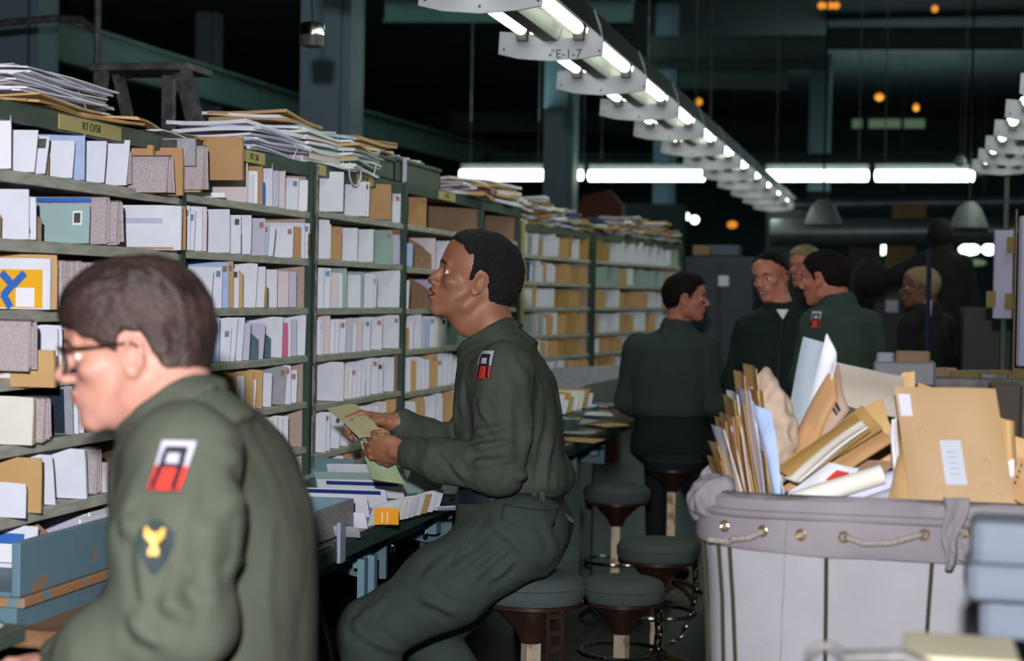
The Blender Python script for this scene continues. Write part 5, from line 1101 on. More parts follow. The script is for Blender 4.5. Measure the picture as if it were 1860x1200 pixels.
# dim machinery filling the dark
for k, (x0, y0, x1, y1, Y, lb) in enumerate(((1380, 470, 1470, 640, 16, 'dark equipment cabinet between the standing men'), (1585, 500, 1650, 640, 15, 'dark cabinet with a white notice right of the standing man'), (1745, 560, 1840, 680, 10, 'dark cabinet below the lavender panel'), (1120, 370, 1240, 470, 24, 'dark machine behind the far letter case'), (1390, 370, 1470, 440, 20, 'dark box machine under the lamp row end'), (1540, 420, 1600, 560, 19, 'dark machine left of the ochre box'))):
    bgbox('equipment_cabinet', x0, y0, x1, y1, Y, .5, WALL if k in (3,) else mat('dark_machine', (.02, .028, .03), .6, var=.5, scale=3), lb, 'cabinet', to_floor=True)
q = atY(1620, 556, 14.9); tag(MB().box((q.x - .05, 14.96, q.z - .05), (q.x + .05, 14.99, q.z + .05)).build('white_notice', PANW), 'small white notice on the dark cabinet', 'notice')
o = tag(MB().prism([(atY(1050, 372, 16).x, 0), (atY(1130, 372, 16).x, 0), (atY(1130, 372, 16).x, atY(1050, 372, 16).z), (atY(1105, 345, 16).x, atY(1105, 345, 16).z), (atY(1060, 355, 16).x, atY(1060, 355, 16).z), (atY(1050, 372, 16).x, atY(1050, 372, 16).z)], 16, 16.2).build('rust_tarpaulin', mat('rust_red', (.10, .035, .02), .8)), 'rust-red tarpaulin hump behind the far case top', 'tarpaulin')
# ------------------------------------------------------------------ people
def frame(origin, face, pitch=0, roll=0, s=1.0):
    """local +x faces `face` (xy), +z up"""
    f = Vector((face[0], face[1], 0)).normalized(); l = _z.cross(f); R = Matrix((f, l, _z)).transposed().to_4x4()
    return Matrix.Translation(origin) @ R @ Matrix.Rotation(-math.radians(pitch), 4, 'Y') @ Matrix.Rotation(math.radians(roll), 4, 'X') @ Matrix.Scale(s, 4)
def head_ops(S, T, st='a', mouth=0.0, s=1.0, jaw=0):
    c = lambda a, b, ra, rb=None, k=.01, m='u': S.cap(a, b, ra * s, (rb or ra) * s, k * s, m, T)
    e = lambda p, r, k=.012, m='u', R=None: S.ell(p, r, k * s, m, T, R)
    def SC_(r): return r
    e((-.012, 0, .035), (.097, .074, .082)); e((-.04, 0, .01), (.066, .066, .075)); e((.03, 0, .045), (.058, .064, .058), .02)
    e((.032, 0, -.035), (.055, .054, .072), .02); e((.036, 0, -.078), (.042, .040, .030), .018)
    e((.072 + jaw, 0, -.098), (.017, .020, .016), .015)
    for y in (-1, 1):
        c((-.012, y * .055, -.035), (.006, y * .048, -.07), .014, .014, .02); c((.006, y * .048, -.07), (.062 + jaw, y * .016, -.1), .014, .013, .02)
        e((.056, y * .042, -.022), (.022, .018, .016), .016); c((.076, y * .038, .020), (.088, y * .012, .016), .008, .008, .012)
    S.cap((.070, 0, .07), (.082, 0, .03), .02, .014, .02, 'u', T)
    e((.068, 0, -.060), (.024, .030, .028), .018); e((.080, 0, .022), (.014, .030, .010), .012)
    for y in (-1, 1):
        e((.092, y * .032, .000), (.012, .019, .012), .010, 's')
        e((.0715, y * .030, -.001), (.0142, .0150, .0135), .004); e((.0815, y * .034, -.0012), (.0135, .0145, .0050), .0015, 's')
        c((.081, y * .045, .0060), (.0855, y * .022, .0078), .0024, .0024, .004)
    if st == 'b': # broader nose, fuller lips
        c((.086, 0, .006), (.106, 0, -.030), .0068, .0120, .012)
        for y in (-1, 1): e((.0985, y * .0155, -.036), (.012, .0085, .0080), .007)
        e((.0920, 0, -.0560), (.0150, .025, .0080), .009); e((.0900, 0, -.0735), (.0150, .022, .0085), .009)
    else:
        c((.086, 0, .008), (.1125, 0, -.028), .0062, .0102, .012)
        for y in (-1, 1): e((.101, y * .0115, -.034), (.011, .0068, .0070), .007)
        e((.0890, 0, -.0560), (.0115, .022, .0060), .008); e((.0865, 0, -.0680), (.0110, .019, .0064), .008)
    if mouth: e((.106, 0, -.0648), (.022, .021, mouth), .002, 's')
    else: c((.101, -.02, -.0618), (.101, .02, -.0618), .0020, .0020, .003, 's')
    for y in (-1, 1): e((.107, y * .007, -.0425), (.006, .003, .003), .003, 's')
    for y in (-1, 1):   # ears
        R = Matrix.Rotation(y * .35, 3, 'Z') @ Matrix.Rotation(-.12, 3, 'Y')
        e((-.010, y * .078, -.010), (.017, .006, .029), .005, 'u', R); e((-.006, y * .084, -.006), (.0105, .006, .017), .003, 's', R); e((-.005, y * .079, -.033), (.008, .005, .008), .005, 'u', R)
        S.chain([(-.002 + .0 , y * .082, .004), (-.004, y * .084, .014), (-.012, y * .0865, .018), (-.022, y * .088, .010), (-.025, y * .0885, -.006), (-.020, y * .0865, -.022), (-.011, y * .083, -.032)], [q * s for q in (.0026, .003, .0032, .0034, .0032, .003, .0028)], .003 * s, T)
        c((.003, y * .079, -.008), (.004, y * .079, -.016), .0035, .0035, .004)
HL = [(-.13, -.085), (-.075, -.075), (-.045, -.06), (-.032, -.03), (-.025, .0), (-.018, .022), (.0, .028), (.012, .02), (.017, -.012), (.024, -.012), (.030, .018), (.045, .040), (.06, .058), (.075, .066), (.12, .07)]
def hair_sdf(T, thick=.010, hl=HL, top=.0, s=1.0, bulge=None, quiff=0, taper=1):
    S = SDF(); S.ell((-.012, 0, .035 + top / 2), (.097 + thick, .074 + thick * .8, .082 + thick + top), .02, 'u', T); S.ell((-.042, 0, .01), (.066 + thick, .067 + thick * .7, .075 + thick), .02, 'u', T)
    S.ell((.03, 0, .048 + top / 2), (.058 + thick, .064 + thick * .8, .058 + thick + top / 2), .02, 'u', T)
    if quiff: S.ell((.05, .0, .085), (.042, .05, quiff), .02, 'u', T)
    A = np.array(hl); I = np.array(T.inverted())
    def cut(P):
        q = P @ I[:3, :3].T + I[:3, 3]; h = np.interp(q[..., 0], A[:, 0], A[:, 1]) + .006 * vnoise(q * 70)
        h = h + np.clip(np.abs(q[..., 1]) - .045, 0, 1) * -.35 * (q[..., 0] > .03)
        return (h - q[..., 2]) * .75 * s
    S.fnc(cut, .016, 'i')
    return S
def spheres(parent, T, r=.0118, dx=.0715, dy=.030, iris=None, yaw=0, s=1.0):
    for y in (-1, 1):
        c = T @ Vector((dx, y * dy, -.001)); o = MB().lathe([(r * s * math.sin(PI * k / 10) + 1e-5, -r * s * math.cos(PI * k / 10)) for k in range(11)], c, 16).build('eyeball', EYEW, parent, smooth=True)
        d = (T.to_3x3() @ Vector((math.cos(yaw), math.sin(yaw), 0))).normalized(); MB().lathe([(q_ * s + .00001, math.sqrt((r * s) ** 2 - (q_ * s) ** 2) - r * s + .0003) for q_ in (0, .002, .004, .0058)], (0, 0, 0), 14).build('iris', HR4, o, smooth=True).matrix_world = Matrix.Translation(c + d * (r * s)) @ d.to_track_quat('Z', 'Y').to_matrix().to_4x4()
def brow(parent, T, m, r=.0036):
    S = SDF()
    for y in (-1, 1): S.chain([(.084, y * .045, .018), (.094, y * .030, .024), (.097, y * .013, .020)], [r * .6, r, r * .8], .003, T)
    V, Q = S.mesh(.0018); np_mesh('eyebrows', V, Q, m, parent)
def hand_ops(S, T, curls, thumb, s=1.0, spread=0.0, k=.006):
    """T: origin wrist, +x to the fingers, +y thumb side, +z back of the hand. curls: four (a,b,c) degrees"""
    Ts = T @ Matrix.Scale(s, 4)
    S.cap((-.04, 0, 0), (.012, 0, 0), .026 * s, .025 * s, .012, 'u', Ts)
    S.ell((.048, .002, 0), (.048, .040, .0155), .012, 'u', Ts); S.ell((.028, .022, -.008), (.030, .016, .015), .012, 'u', Ts); S.ell((.03, -.024, -.005), (.032, .015, .013), .012, 'u', Ts)
    ys = [.030, .0105, -.010, -.029]; L = [(.042, .026, .020), (.046, .030, .022), (.043, .027, .021), (.034, .021, .018)]; R = [.0092, .0095, .009, .008]; bx = [.086, .090, .086, .078]
    for i in range(4):
        p = Vector((bx[i], ys[i], .0)); a = 0; yaw = spread * (1.5 - i); pts = [Vector((bx[i] - .03, ys[i] * .9, 0)), p]
        for j in range(3):
            a += math.radians(curls[i][j]); d = Vector((math.cos(a) * math.cos(yaw), math.sin(yaw) * math.cos(a), -math.sin(a))); p = p + d * L[i][j]; pts.append(p)
        S.chain(pts, [R[i] * s * f for f in (1.0, 1.08, 1.0, .92, .78)], k * .6, Ts)
    S.chain(thumb, [q * s for q in (.014, .0125, .0105, .0085)], k, Ts)
def body_thing(name_label, cat='person', loc=(0, 0, 0)):
    return None
def patch_army(shirt_bvh, c, u, v, wd, ht, dirn, parent, name='shoulder_patch', kind='A', nu=40, nv=56):
    """sewn patch draped on the shirt: c centre, u right, v up, dirn ray into the body"""
    vs = []; idx = {}; fs = []; ms = []
    for j in range(nv + 1):
        for i in range(nu + 1):
            a, b = i / nu, j / nv; p = c + u * ((a - .5) * wd) + v * ((b - .5) * ht); h = shirt_bvh.ray_cast(p - dirn * .15, dirn)
            vs.append(tuple((h[0] - dirn * .0022) if h[0] else p))
    def cls(a, b):
        if kind == 'A':
            if a < .035 or a > .965 or b < .025 or b > .975: return 2
            xl = .13 + .10 * b; xr = .80 - .05 * b     # legs of the A
            stroke = .16
            inA = False
            if b < .84 and b > .03 and (abs(a - xl - .02) < stroke * .55 or abs(a - xr + .02) < stroke * .55): inA = True
            if .74 < b < .87 and xl - .03 < a < xr + .03: inA = True
            if .44 < b < .54 and xl < a < xr: inA = True
            if inA: return 2
            return 0 if b > .49 else 1
        # specialist shield: dark green with a gold eagle
        w_ = .5 if b > .55 else .5 * (b / .55) ** .8
        top = .9 + .1 * math.cos((a - .5) * 2 * PI)
        if abs(a - .5) > w_ or b > top: return -1
        x, y = abs(a - .45), b - .62
        if (x < .07 and -.2 < y < .14) or (x < .28 and abs(y - (.75 * x - .02)) < .10 and y < .24) or (x < .13 and -.26 < y < -.12): return 3
        return 4
    for j in range(nv):
        for i in range(nu):
            q = cls((i + .5) / nu, (j + .5) / nv)
            if q >= 0: fs.append((j * (nu + 1) + i, j * (nu + 1) + i + 1, (j + 1) * (nu + 1) + i + 1, (j + 1) * (nu + 1) + i)); ms.append(q)
    me = bpy.data.meshes.new(name); me.from_pydata(vs, [], fs); me.update()
    for m in (PWHT, PRED, PBLK, GOLD, mat('insignia_green', (.018, .032, .035), .8)): me.materials.append(m)
    me.polygons.foreach_set('material_index', ms); o = bpy.data.objects.new(name, me); COL.objects.link(o); setpar(o, parent)
    md = o.modifiers.new('s', 'SOLIDIFY'); md.thickness = .002; md.offset = 0; return o
def figure(label, name='person'):
    return label
def build(S, vox, name, mats, parent, noise_fn=None, midx_fn=None):
    V, Q = S.mesh(vox)
    if noise_fn: V = displace(V, Q, noise_fn)
    mi = midx_fn(V[Q].mean(1)) if midx_fn else None
    return np_mesh(name, V, Q, mats, parent, mi), V, Q
def lips(T, box=((.080, -.026, -.078), (.2, .026, -.048))):
    I = np.array(T.inverted())
    def f(C): q = C @ I[:3, :3].T + I[:3, 3]; r = ((q[:, 1] / .025) ** 2 + ((q[:, 2] + .063) / .0135) ** 2 < 1) & (q[:, 0] > .084); return r.astype(int)
    return f
def rowloft(S, rows, Y, T=None, k=.04, ex=2.4, cyf=None):
    """rows: (py, px_front, px_back, ry[, dY]) at plane Y; section x extent from pixels"""
    R = []
    for r in rows:
        py, xa, xb, ry = r[:4]; dy = r[4] if len(r) > 4 else 0; a, b = atY(xa, py, Y + dy), atY(xb, py, Y + dy); R.append((a.z, (a.x + b.x) / 2, Y + dy, abs(b.x - a.x) / 2, ry))
    S.loft(R, k, ex=ex)
def collar(S, c, ax, r0, r1, h, inner, k=.015):
    ax = Vector(ax).normalized(); T = Matrix.Translation(c) @ ax.to_track_quat('Z', 'Y').to_matrix().to_4x4()
    S.loft([(-.05, 0, 0, r0 * 1.12, r0 * 1.12), (-.01, 0, 0, r0, r0), (h, 0, 0, r1, r1)], .03, T=T, ex=2.1); S.loft([(h - .040, 0, 0, r0 + .006, r0 + .006), (h - .002, 0, 0, r1 + .005, r1 + .005)], .004, T=T, ex=2.1); S.loft([(-.0, 0, 0, inner * .9, inner * .9), (h * .4, 0, 0, inner, inner), (h + .1, 0, 0, inner * 1.05, inner * 1.05)], .003, 's', T=T, ex=2.1)
def person(label, loc, name='person'):
    return thing(name, label, 'person', loc)

# === seated soldier in the middle, profile to the left
YS = 4.75
P_ = lambda x, y, Y=YS: atY(x, y, Y)
hT = frame(P_(862, 509), (-1, -.30), pitch=16, s=1.07)
B = SDF(); head_ops(B, hT, 'b', mouth=.0044, jaw=.006, s=1.07)
nk = [hT @ Vector((-.035, 0, -.05)), P_(893, 590), P_(905, 640)]; B.chain(nk, [.056, .055, .07], .03)
B.ell(hT @ Vector((-.01, 0, -.10)), (.045, .045, .05), .03)
rowloft(B, [(655, 860, 975, .13), (720, 860, 990, .15), (880, 860, 1000, .14), (960, 870, 1010, .15)], YS)
lSh, lEl, lWr = P_(918, 672, 4.55), P_(905, 852, 4.50), P_(738, 822, 4.60)
rSh, rEl, rWr = P_(900, 668, 4.95), P_(838, 826, 4.98), P_(722, 766, 4.80)
B.chain([lSh, lEl, P_(800, 836, 4.54), lWr], [.05, .040, .036, .028], .02); B.chain([rSh, rEl, P_(780, 796, 4.9), rWr], [.05, .038, .034, .028], .02)
# hands: fingers curl around the cards
def hframe(wr, xd, zd):
    x = Vector(xd).normalized(); z = Vector(zd); z = (z - x * z.dot(x)).normalized(); y = z.cross(x); return Matrix.Translation(wr) @ Matrix((x, y, z)).transposed().to_4x4()
LT = hframe(lWr + Vector((-.018, 0, .004)), (-1, .10, .10), (.12, -.95, -.28))       # back of the hand to the camera, thumb up
hand_ops(B, LT, [(45, 55, 35), (52, 60, 35), (58, 62, 35), (62, 62, 35)], [(.02, .030, -.008), (.045, .047, -.018), (.070, .050, -.026), (.092, .046, -.030)], s=.98)
RT_ = hframe(rWr + Vector((-.018, 0, .0)), (-1, .02, .16), (.25, .35, .9))          # palm down, seen from the thumb side
hand_ops(B, RT_, [(35, 60, 40), (42, 62, 38), (48, 60, 35), (55, 60, 35)], [(.02, .028, -.008), (.044, .040, -.020), (.066, .036, -.032), (.086, .026, -.038)], s=.98)
p2 = person('man in olive uniform seated in profile, sorting cards at the letter cases', (P_(940, 960).x, YS, 0))
sk = mat('brown_skin_face', (.32, .140, .080), .55, scale=14, col2=(.25, .105, .058), thr=(.35, .65), spec=.5)
build(B, .0030, 'body', [sk, LP2], p2, midx_fn=lips(hT))
H2 = [(-.13, -.07), (-.075, -.066), (-.05, -.05), (-.038, -.02), (-.030, .01), (-.018, .026), (-.004, .030), (.004, .018), (.008, -.002), (.017, .0), (.022, .055), (.04, .070), (.06, .080), (.075, .086), (.12, .09)]
HS = hair_sdf(hT, .0120, H2, top=.004, s=1.07); build(HS, .0028, 'hair', HR2, p2, noise_fn=lambda V, N: .0022 * vnoise(V * 160))
spheres(p2, hT, yaw=.28, s=1.07); brow(p2, hT, HR2)
TE = MB().box((.085, -.012, -.0625), (.0925, .012, -.0575), T=hT).build('teeth', TEETH, p2)
# shirt
S = SDF(); rowloft(S, [(612, 858, 948, .085), (630, 846, 966, .13), (652, 842, 984, .185), (690, 838, 1003, .205), (740, 836, 1014, .208), (800, 838, 1020, .19), (850, 842, 1022, .175), (868, 840, 1022, .168), (884, 846, 1012, .155)], YS)
S.chain([lSh, lEl], [.078, .070], .05); S.chain([lEl + Vector((0, 0, .004)), P_(800, 836, 4.54), lWr.lerp(P_(800, 836, 4.54), .25)], [.070, .056, .044], .02)
S.chain([rSh, rEl, P_(780, 796, 4.9), rWr.lerp(P_(780, 796, 4.9), .15)], [.075, .060, .048, .043], .04)
S.ell(P_(1008, 868, 4.78), (.05, .15, .05), .04)
collar(S, P_(896, 634), (-.56, 0, .83), .100, .083, .052, .070)
S.ell(P_(838, 760, 4.66), (.012, .05, .05), .02)
FD = [(P_(*a), P_(*b), w_, h) for a, b, w_, h in (((862, 720, 4.47), (905, 800, 4.43), .010, .008), ((850, 790, 4.46), (930, 770, 4.44), .010, .009), ((845, 815, 4.45), (935, 800, 4.43), .009, .010), ((850, 845, 4.45), (950, 830, 4.43), .010, .009), ((800, 812, 4.49), (850, 870, 4.46), .010, .008), ((765, 806, 4.55), (800, 865, 4.5), .009, .007), ((955, 690, 4.56), (962, 850, 4.5), .012, .010), ((985, 720, 4.62), (975, 880, 4.56), .010, .008), ((1003, 780, 4.66), (985, 890, 4.6), .010, .010), ((840, 690, 4.6), (850, 760, 4.6), .010, .008), ((900, 850, 4.45), (975, 870, 4.5), .011, .008), ((930, 640, 4.52), (960, 700, 4.5), .010, .006))]
so, V, Q = build(S, .0055, 'shirt', OD2, p2, noise_fn=cloth_noise(.0040, (19, 19, 10), 12, FD))
bv = BVHTree.FromPolygons([tuple(v) for v in V], [tuple(q) for q in Q.tolist()])
cP = P_(878, 662, 4.48); dr = (cP - CAM).normalized(); patch_army(bv, cP, Vector((1, -.05, .0)), Vector((.08, 0, 1)), .049, .076, Vector((.05, 1, -.05)).normalized(), p2)
for w_, e_ in ((lWr, P_(800, 836, 4.54)), (rWr, P_(780, 796, 4.9))):
    ax = (e_ - w_).normalized(); T_ = Matrix.Translation(w_) @ ax.to_track_quat('Z', 'Y').to_matrix().to_4x4(); cu = SDF(); cu.loft([(.0, 0, 0, .039, .043), (.03, 0, 0, .043, .046), (.045, 0, 0, .042, .045)], .004, T=T_, ex=2.1); V, Q = cu.mesh(.0035); V = displace(V, Q, cloth_noise(.002, (30, 30, 30))); np_mesh('cuff', V, Q, OD2, p2)
# belt and trousers
S = SDF(); rowloft(S, [(881, 838, 1018, .166), (908, 832, 1022, .170)], YS, k=0); build(S, .005, 'belt', BELT, p2)
for px in (922, 992, 1006):
    a = P_(px, 882, 4.75); MB().box((a.x - .007, 4.575 + (px > 980) * .02, P_(px, 911).z), (a.x + .007, 4.583 + (px > 980) * .02, a.z)).build('belt_loop', OD3, p2)
S = SDF(); rowloft(S, [(906, 832, 1022, .170), (930, 836, 1034, .18), (960, 846, 1036, .19), (990, 860, 1026, .19), (1015, 870, 1012, .17)], YS, k=.05)
lh, lk, la = P_(945, 972, 4.62), P_(672, 1150, 4.55), P_(690, 1440, 4.6); rh, rk, ra = P_(945, 975, 4.90), P_(770, 1150, 5.0), P_(905, 1330, 4.95)
S.chain([lh, lh.lerp(lk, .5), lk], [.115, .105, .086], .06); S.chain([lk, lk.lerp(la, .5), la], [.086, .082, .068], .03)
S.chain([rh, rk], [.11, .082], .06); S.chain([rk, ra], [.082, .070], .03)
FD = [(P_(*a), P_(*b), w_, h) for a, b, w_, h in (((878, 930, 4.5), (842, 1000, 4.48), .006, .005), ((842, 1000, 4.46), (900, 1010, 4.46), .006, .004), ((820, 1000, 4.46), (760, 1060, 4.45), .014, .009), ((760, 1080, 4.45), (830, 1120, 4.47), .014, .010), ((700, 1080, 4.46), (640, 1140, 4.47), .013, .008), ((900, 985, 4.50), (800, 1050, 4.46), .012, .008), ((930, 990, 4.50), (850, 1060, 4.46), .012, .010), ((940, 1010, 4.52), (880, 1060, 4.50), .010, .009), ((985, 930, 4.56), (1010, 1000, 4.58), .010, .008), ((640, 1120, 4.5), (720, 1190, 4.48), .014, .010), ((880, 940, 4.5), (960, 1010, 4.5), .012, .006))]
_o, VT, QT = build(S, .006, 'trousers', OD3, p2, noise_fn=cloth_noise(.0042, (12, 12, 12), 40, FD))
# pocket flap with a button, shirt tail
def drape(bv, c, u, v, wd, ht, dirn, parent, m, name, th=.003):
    mb = MB(); nu, nv = 16, 8; pts = []
    for j in range(nv + 1):
        for i in range(nu + 1):
            a, b = i / nu, j / nv; lo = -.25 * math.sin(PI * a) * (1 - b); p = c + u * ((a - .5) * wd) + v * ((b - .5 + lo) * ht); h = bv.ray_cast(p - dirn * .2, dirn); pts.append((h[0] - dirn * (th * .7)) if h[0] else p)
    mb.add(pts, [(j * (nu + 1) + i, j * (nu + 1) + i + 1, (j + 1) * (nu + 1) + i + 1, (j + 1) * (nu + 1) + i) for j in range(nv) for i in range(nu)]); return mb.build(name, m, parent, smooth=True, solid=th)
bt = BVHTree.FromPolygons([tuple(v) for v in VT], [tuple(q) for q in QT.tolist()])
hit = lambda b, x, y: b.ray_cast(CAM, ray(x, y).normalized())[0]
drape(bt, hit(bt, 958, 938), Vector((1, .2, -.14)).normalized(), Vector((.14, 0, 1)).normalized(), .14, .040, Vector((-.1, 1, 0)).normalized(), p2, OD3, 'pocket_flap')
drape(bt, hit(bt, 842, 985), Vector((1, 0, .5)).normalized(), Vector((.5, 0, 1)).normalized(), .005, .12, Vector((0, 1, 0)), p2, OD3, 'side_seam', .0016)
S = SDF(); S.cap(P_(1018, 930, 4.68), P_(1040, 946, 4.68), .010, .006, .012); V, Q = S.mesh(.004); np_mesh('shirt_tail', V, Q, OD2, p2)
q = hit(bt, 972, 946) - Vector((0, .008, 0)); MB().lathe([(.001, -.003), (.009, -.002), (.009, .002), (.003, .003)], (0, 0, 0), 14).build('button', GP, p2).matrix_world = Matrix.Translation(q) @ Matrix.Rotation(PI / 2, 4, 'X')
for k, (a, yy) in enumerate(((la, 4.6), (ra, 4.95))):
    S = SDF(); an = a; S.chain([an + Vector((.02, 0, .02)), an + Vector((.0, 0, -.03)), an + Vector((-.13, -.01, -.05))], [.055, .05, .036], .03); build(S, .006, 'boot', BK, p2)
# cards he holds
def cardq(pts, Ys, m, label, th=.0012, name='card', seed=0, bow=.003):
    return env_quad(pts, Ys, m, label, th=th, name=name, cat='card', group='cards held by the seated soldier', bow=bow, seed=seed)
cardq([(652, 794), (700, 792), (648, 734), (592, 741)], [4.61, 4.63, 4.87, 4.86], mat('buff_card', (.55, .52, .30), .6, var=.06), 'buff card held out in both hands of the seated soldier', th=.003)
cardq([(664, 802), (706, 801), (668, 756), (632, 764)], [4.63, 4.655, 4.83, 4.81], W_, 'white card beneath the held buff card', th=.002, seed=3)
q_ = Matrix.Translation((P_(640, 765, 4.735))); MB().rbox((-.006, -.004, -.010), (.004, .0, .008), .001, T=q_).build('teal_mark', TL, COL.objects['card'])
o, f, n = cardq([(675, 870), (735, 880), (700, 800), (655, 800)], [4.68, 4.68, 4.66, 4.66], mat('green_slip', (.30, .38, .22), .7, var=.1), 'green slips hanging beneath the held cards', seed=5)
q = P_(642, 777, 4.632)
# === near soldier with spectacles
YN = 2.45
N_ = lambda x, y, Y=YN: atY(x, y, Y)
hN = frame(N_(243, 634), (-1, -.30), pitch=-7, s=1.0)
B = SDF(); head_ops(B, hN, 'a', jaw=.002)
B.chain([hN @ Vector((-.035, 0, -.045)), N_(318, 735), N_(345, 790)], [.058, .060, .078], .03); B.ell(hN @ Vector((-.005, 0, -.095)), (.045, .043, .035), .03)
rowloft(B, [(800, 280, 430, .13), (900, 280, 470, .15), (1150, 290, 500, .15), (1300, 290, 500, .16)], YN + .05)
nSh, nEl, nWr = N_(338, 838, 2.27), N_(318, 1120, 2.20), N_(120, 1235, 2.22); mSh, mEl, mWr = N_(330, 830, 2.68), N_(280, 1100, 2.74), N_(120, 1200, 2.66)
B.chain([nSh, nEl, nWr], [.05, .042, .028], .03); B.chain([mSh, mEl, mWr], [.05, .042, .028], .03)
for wr, yy in ((nWr, -1), (mWr, 1)): hand_ops(B, hframe(wr, (-1, 0, -.1), (0, -.2, 1) if yy < 0 else (0, .2, 1)), [(25, 35, 20)] * 4, [(.02, .030, -.006), (.05, .045, -.012), (.075, .05, -.016), (.095, .048, -.018)] if yy > 0 else [(.02, .030, -.006), (.05, .045, -.012), (.075, .05, -.016), (.095, .048, -.018)])
p1 = person('man with black-rimmed glasses in olive uniform, nearest to the camera', (N_(330, 1000).x, YN, 0))
build(B, .0028, 'body', [SK1, LP1], p1, midx_fn=lips(hN))
H1 = [(-.13, -.052), (-.08, -.050), (-.06, -.044), (-.043, -.025), (-.034, .0), (-.022, .024), (.0, .030), (.010, .020), (.016, .004), (.026, .006), (.034, .022), (.05, .028), (.065, .032), (.09, .044), (.14, .055)]
HS = hair_sdf(hN, .016, H1, top=.006, quiff=.022)
strand = lambda V, N: .0030 * vnoise(V * np.array((28, 60, 28)) + vnoise(V * 14)[:, None]) + .0012 * vnoise(V * np.array((80, 200, 80)))
build(HS, .0026, 'hair', HR1, p1, noise_fn=strand)
spheres(p1, hN); brow(p1, hN, HR1, .003)
# spectacles
mb = MB()
for y in (-1, 1):
    mb.tube([hN @ Vector((.103 - .012 * abs(math.cos(a)) * (1 if y * math.cos(a) > 0 else 0), y * .032 + .024 * math.cos(a), -.004 + .019 * math.sin(a))) for a in np.linspace(0, 2 * PI, 21)[:-1]], .0016, 6, closed=True)
    mb.tube([hN @ Vector(p) for p in ((.095, y * .056, .010), (.088, y * .068, .012), (.03, y * .078, .010), (-.005, y * .084, .012), (-.02, y * .086, .004))], [.003, .0028, .0022, .002, .002], 6)
    mb.tube([hN @ Vector(p) for p in ((.092, y * .058, .012), (.102, y * .045, .014), (.104, y * .012, .012))], .0032, 6)
mb.tube([hN @ Vector(p) for p in ((.104, -.01, .006), (.109, 0, .007), (.104, .01, .006))], .0022, 6)
gl = mb.build('glasses', FRAME, p1, smooth=True)
for y in (-1, 1): MB().lathe([(.001, 0), (.021, 0), (.021, .001)], (0, 0, 0), 20).build('lens', LENS, gl).matrix_world = hN @ Matrix.Translation((.101, y * .034, -.004)) @ Matrix.Rotation(PI / 2, 4, 'Y')
# jacket shirt
S = SDF(); rowloft(S, [(742, 300, 432, .125), (768, 268, 456, .17), (800, 258, 480, .205), (850, 252, 508, .222), (910, 252, 530, .222), (980, 258, 544, .218), (1060, 262, 548, .212), (1140, 262, 548, .21), (1260, 260, 540, .21)], YN + .04)
S.chain([nSh, N_(322, 980, 2.215), nEl], [.082, .080, .078], .05); S.chain([nEl, N_(200, 1190, 2.2), nWr], [.078, .066, .045], .03); S.chain([mSh, mEl, mWr], [.08, .074, .045], .05)
collar(S, N_(326, 782), (-.64, 0, .77), .094, .076, .050, .064)
FD = [(N_(*a), N_(*b), w_, h) for a, b, w_, h in (((405, 960, 2.2), (398, 1180, 2.2), .012, .009), ((400, 830, 2.2), (425, 940, 2.2), .012, .009), ((268, 960, 2.14), (262, 1120, 2.12), .011, .008), ((380, 920, 2.15), (372, 1120, 2.13), .011, .007), ((440, 1000, 2.27), (520, 1080, 2.3), .014, .010), ((500, 1000, 2.32), (530, 1160, 2.36), .012, .009), ((290, 1080, 2.12), (350, 1130, 2.12), .014, .010), ((235, 1110, 2.13), (300, 1170, 2.12), .013, .010), ((400, 800, 2.2), (480, 860, 2.3), .013, .007), ((230, 930, 2.16), (262, 980, 2.14), .012, .009), ((330, 1040, 2.12), (390, 1080, 2.13), .012, .008))]
S.cap(N_(436, 870, 2.2), N_(412, 1220, 2.17), .006, .006, .012, 's')
so, V, Q = build(S, .0055, 'field_jacket', OD, p1, noise_fn=cloth_noise(.0036, (14, 14, 6), 77, FD))
bv = BVHTree.FromPolygons([tuple(v) for v in V], [tuple(q) for q in Q.tolist()])
patch_army(bv, N_(309, 845, 2.17), Vector((1, .0, 0)), Vector((.11, 0, 1)), .046, .066, Vector((-.1, 1, -.05)).normalized(), p1)
patch_army(bv, N_(290, 992, 2.14), Vector((1, .0, 0)), Vector((.02, 0, 1)), .050, .072, Vector((-.1, 1, -.05)).normalized(), p1, name='rank_insignia', kind='S')
S = SDF(); rowloft(S, [(1255, 262, 540, .205), (1320, 258, 556, .21)], YN + .04); zz0 = .70
hp = Vector((N_(420, 1200).x, 2.5, .80))
for dy in (-.1, .12): S.chain([hp + Vector((0, dy, 0)), hp + Vector((-.44, dy * 1.3, -.06)), hp + Vector((-.40, dy * 1.3, -.5)), hp + Vector((-.38, dy * 1.3, -.72))], [.115, .085, .07, .06], .04)
S.ell(hp + Vector((0, .01, .02)), (.15, .19, .12), .04); build(S, .009, 'trousers', OD3, p1, noise_fn=cloth_noise(.005, (11, 11, 11), 9))
for dy in (-.13, .15): S = SDF(); a = hp + Vector((-.38, dy, -.70)); S.chain([a, a + Vector((-.01, 0, -.05)), a + Vector((-.14, 0, -.06))], [.055, .05, .036], .03); build(S, .008, 'boot', BK, p1)
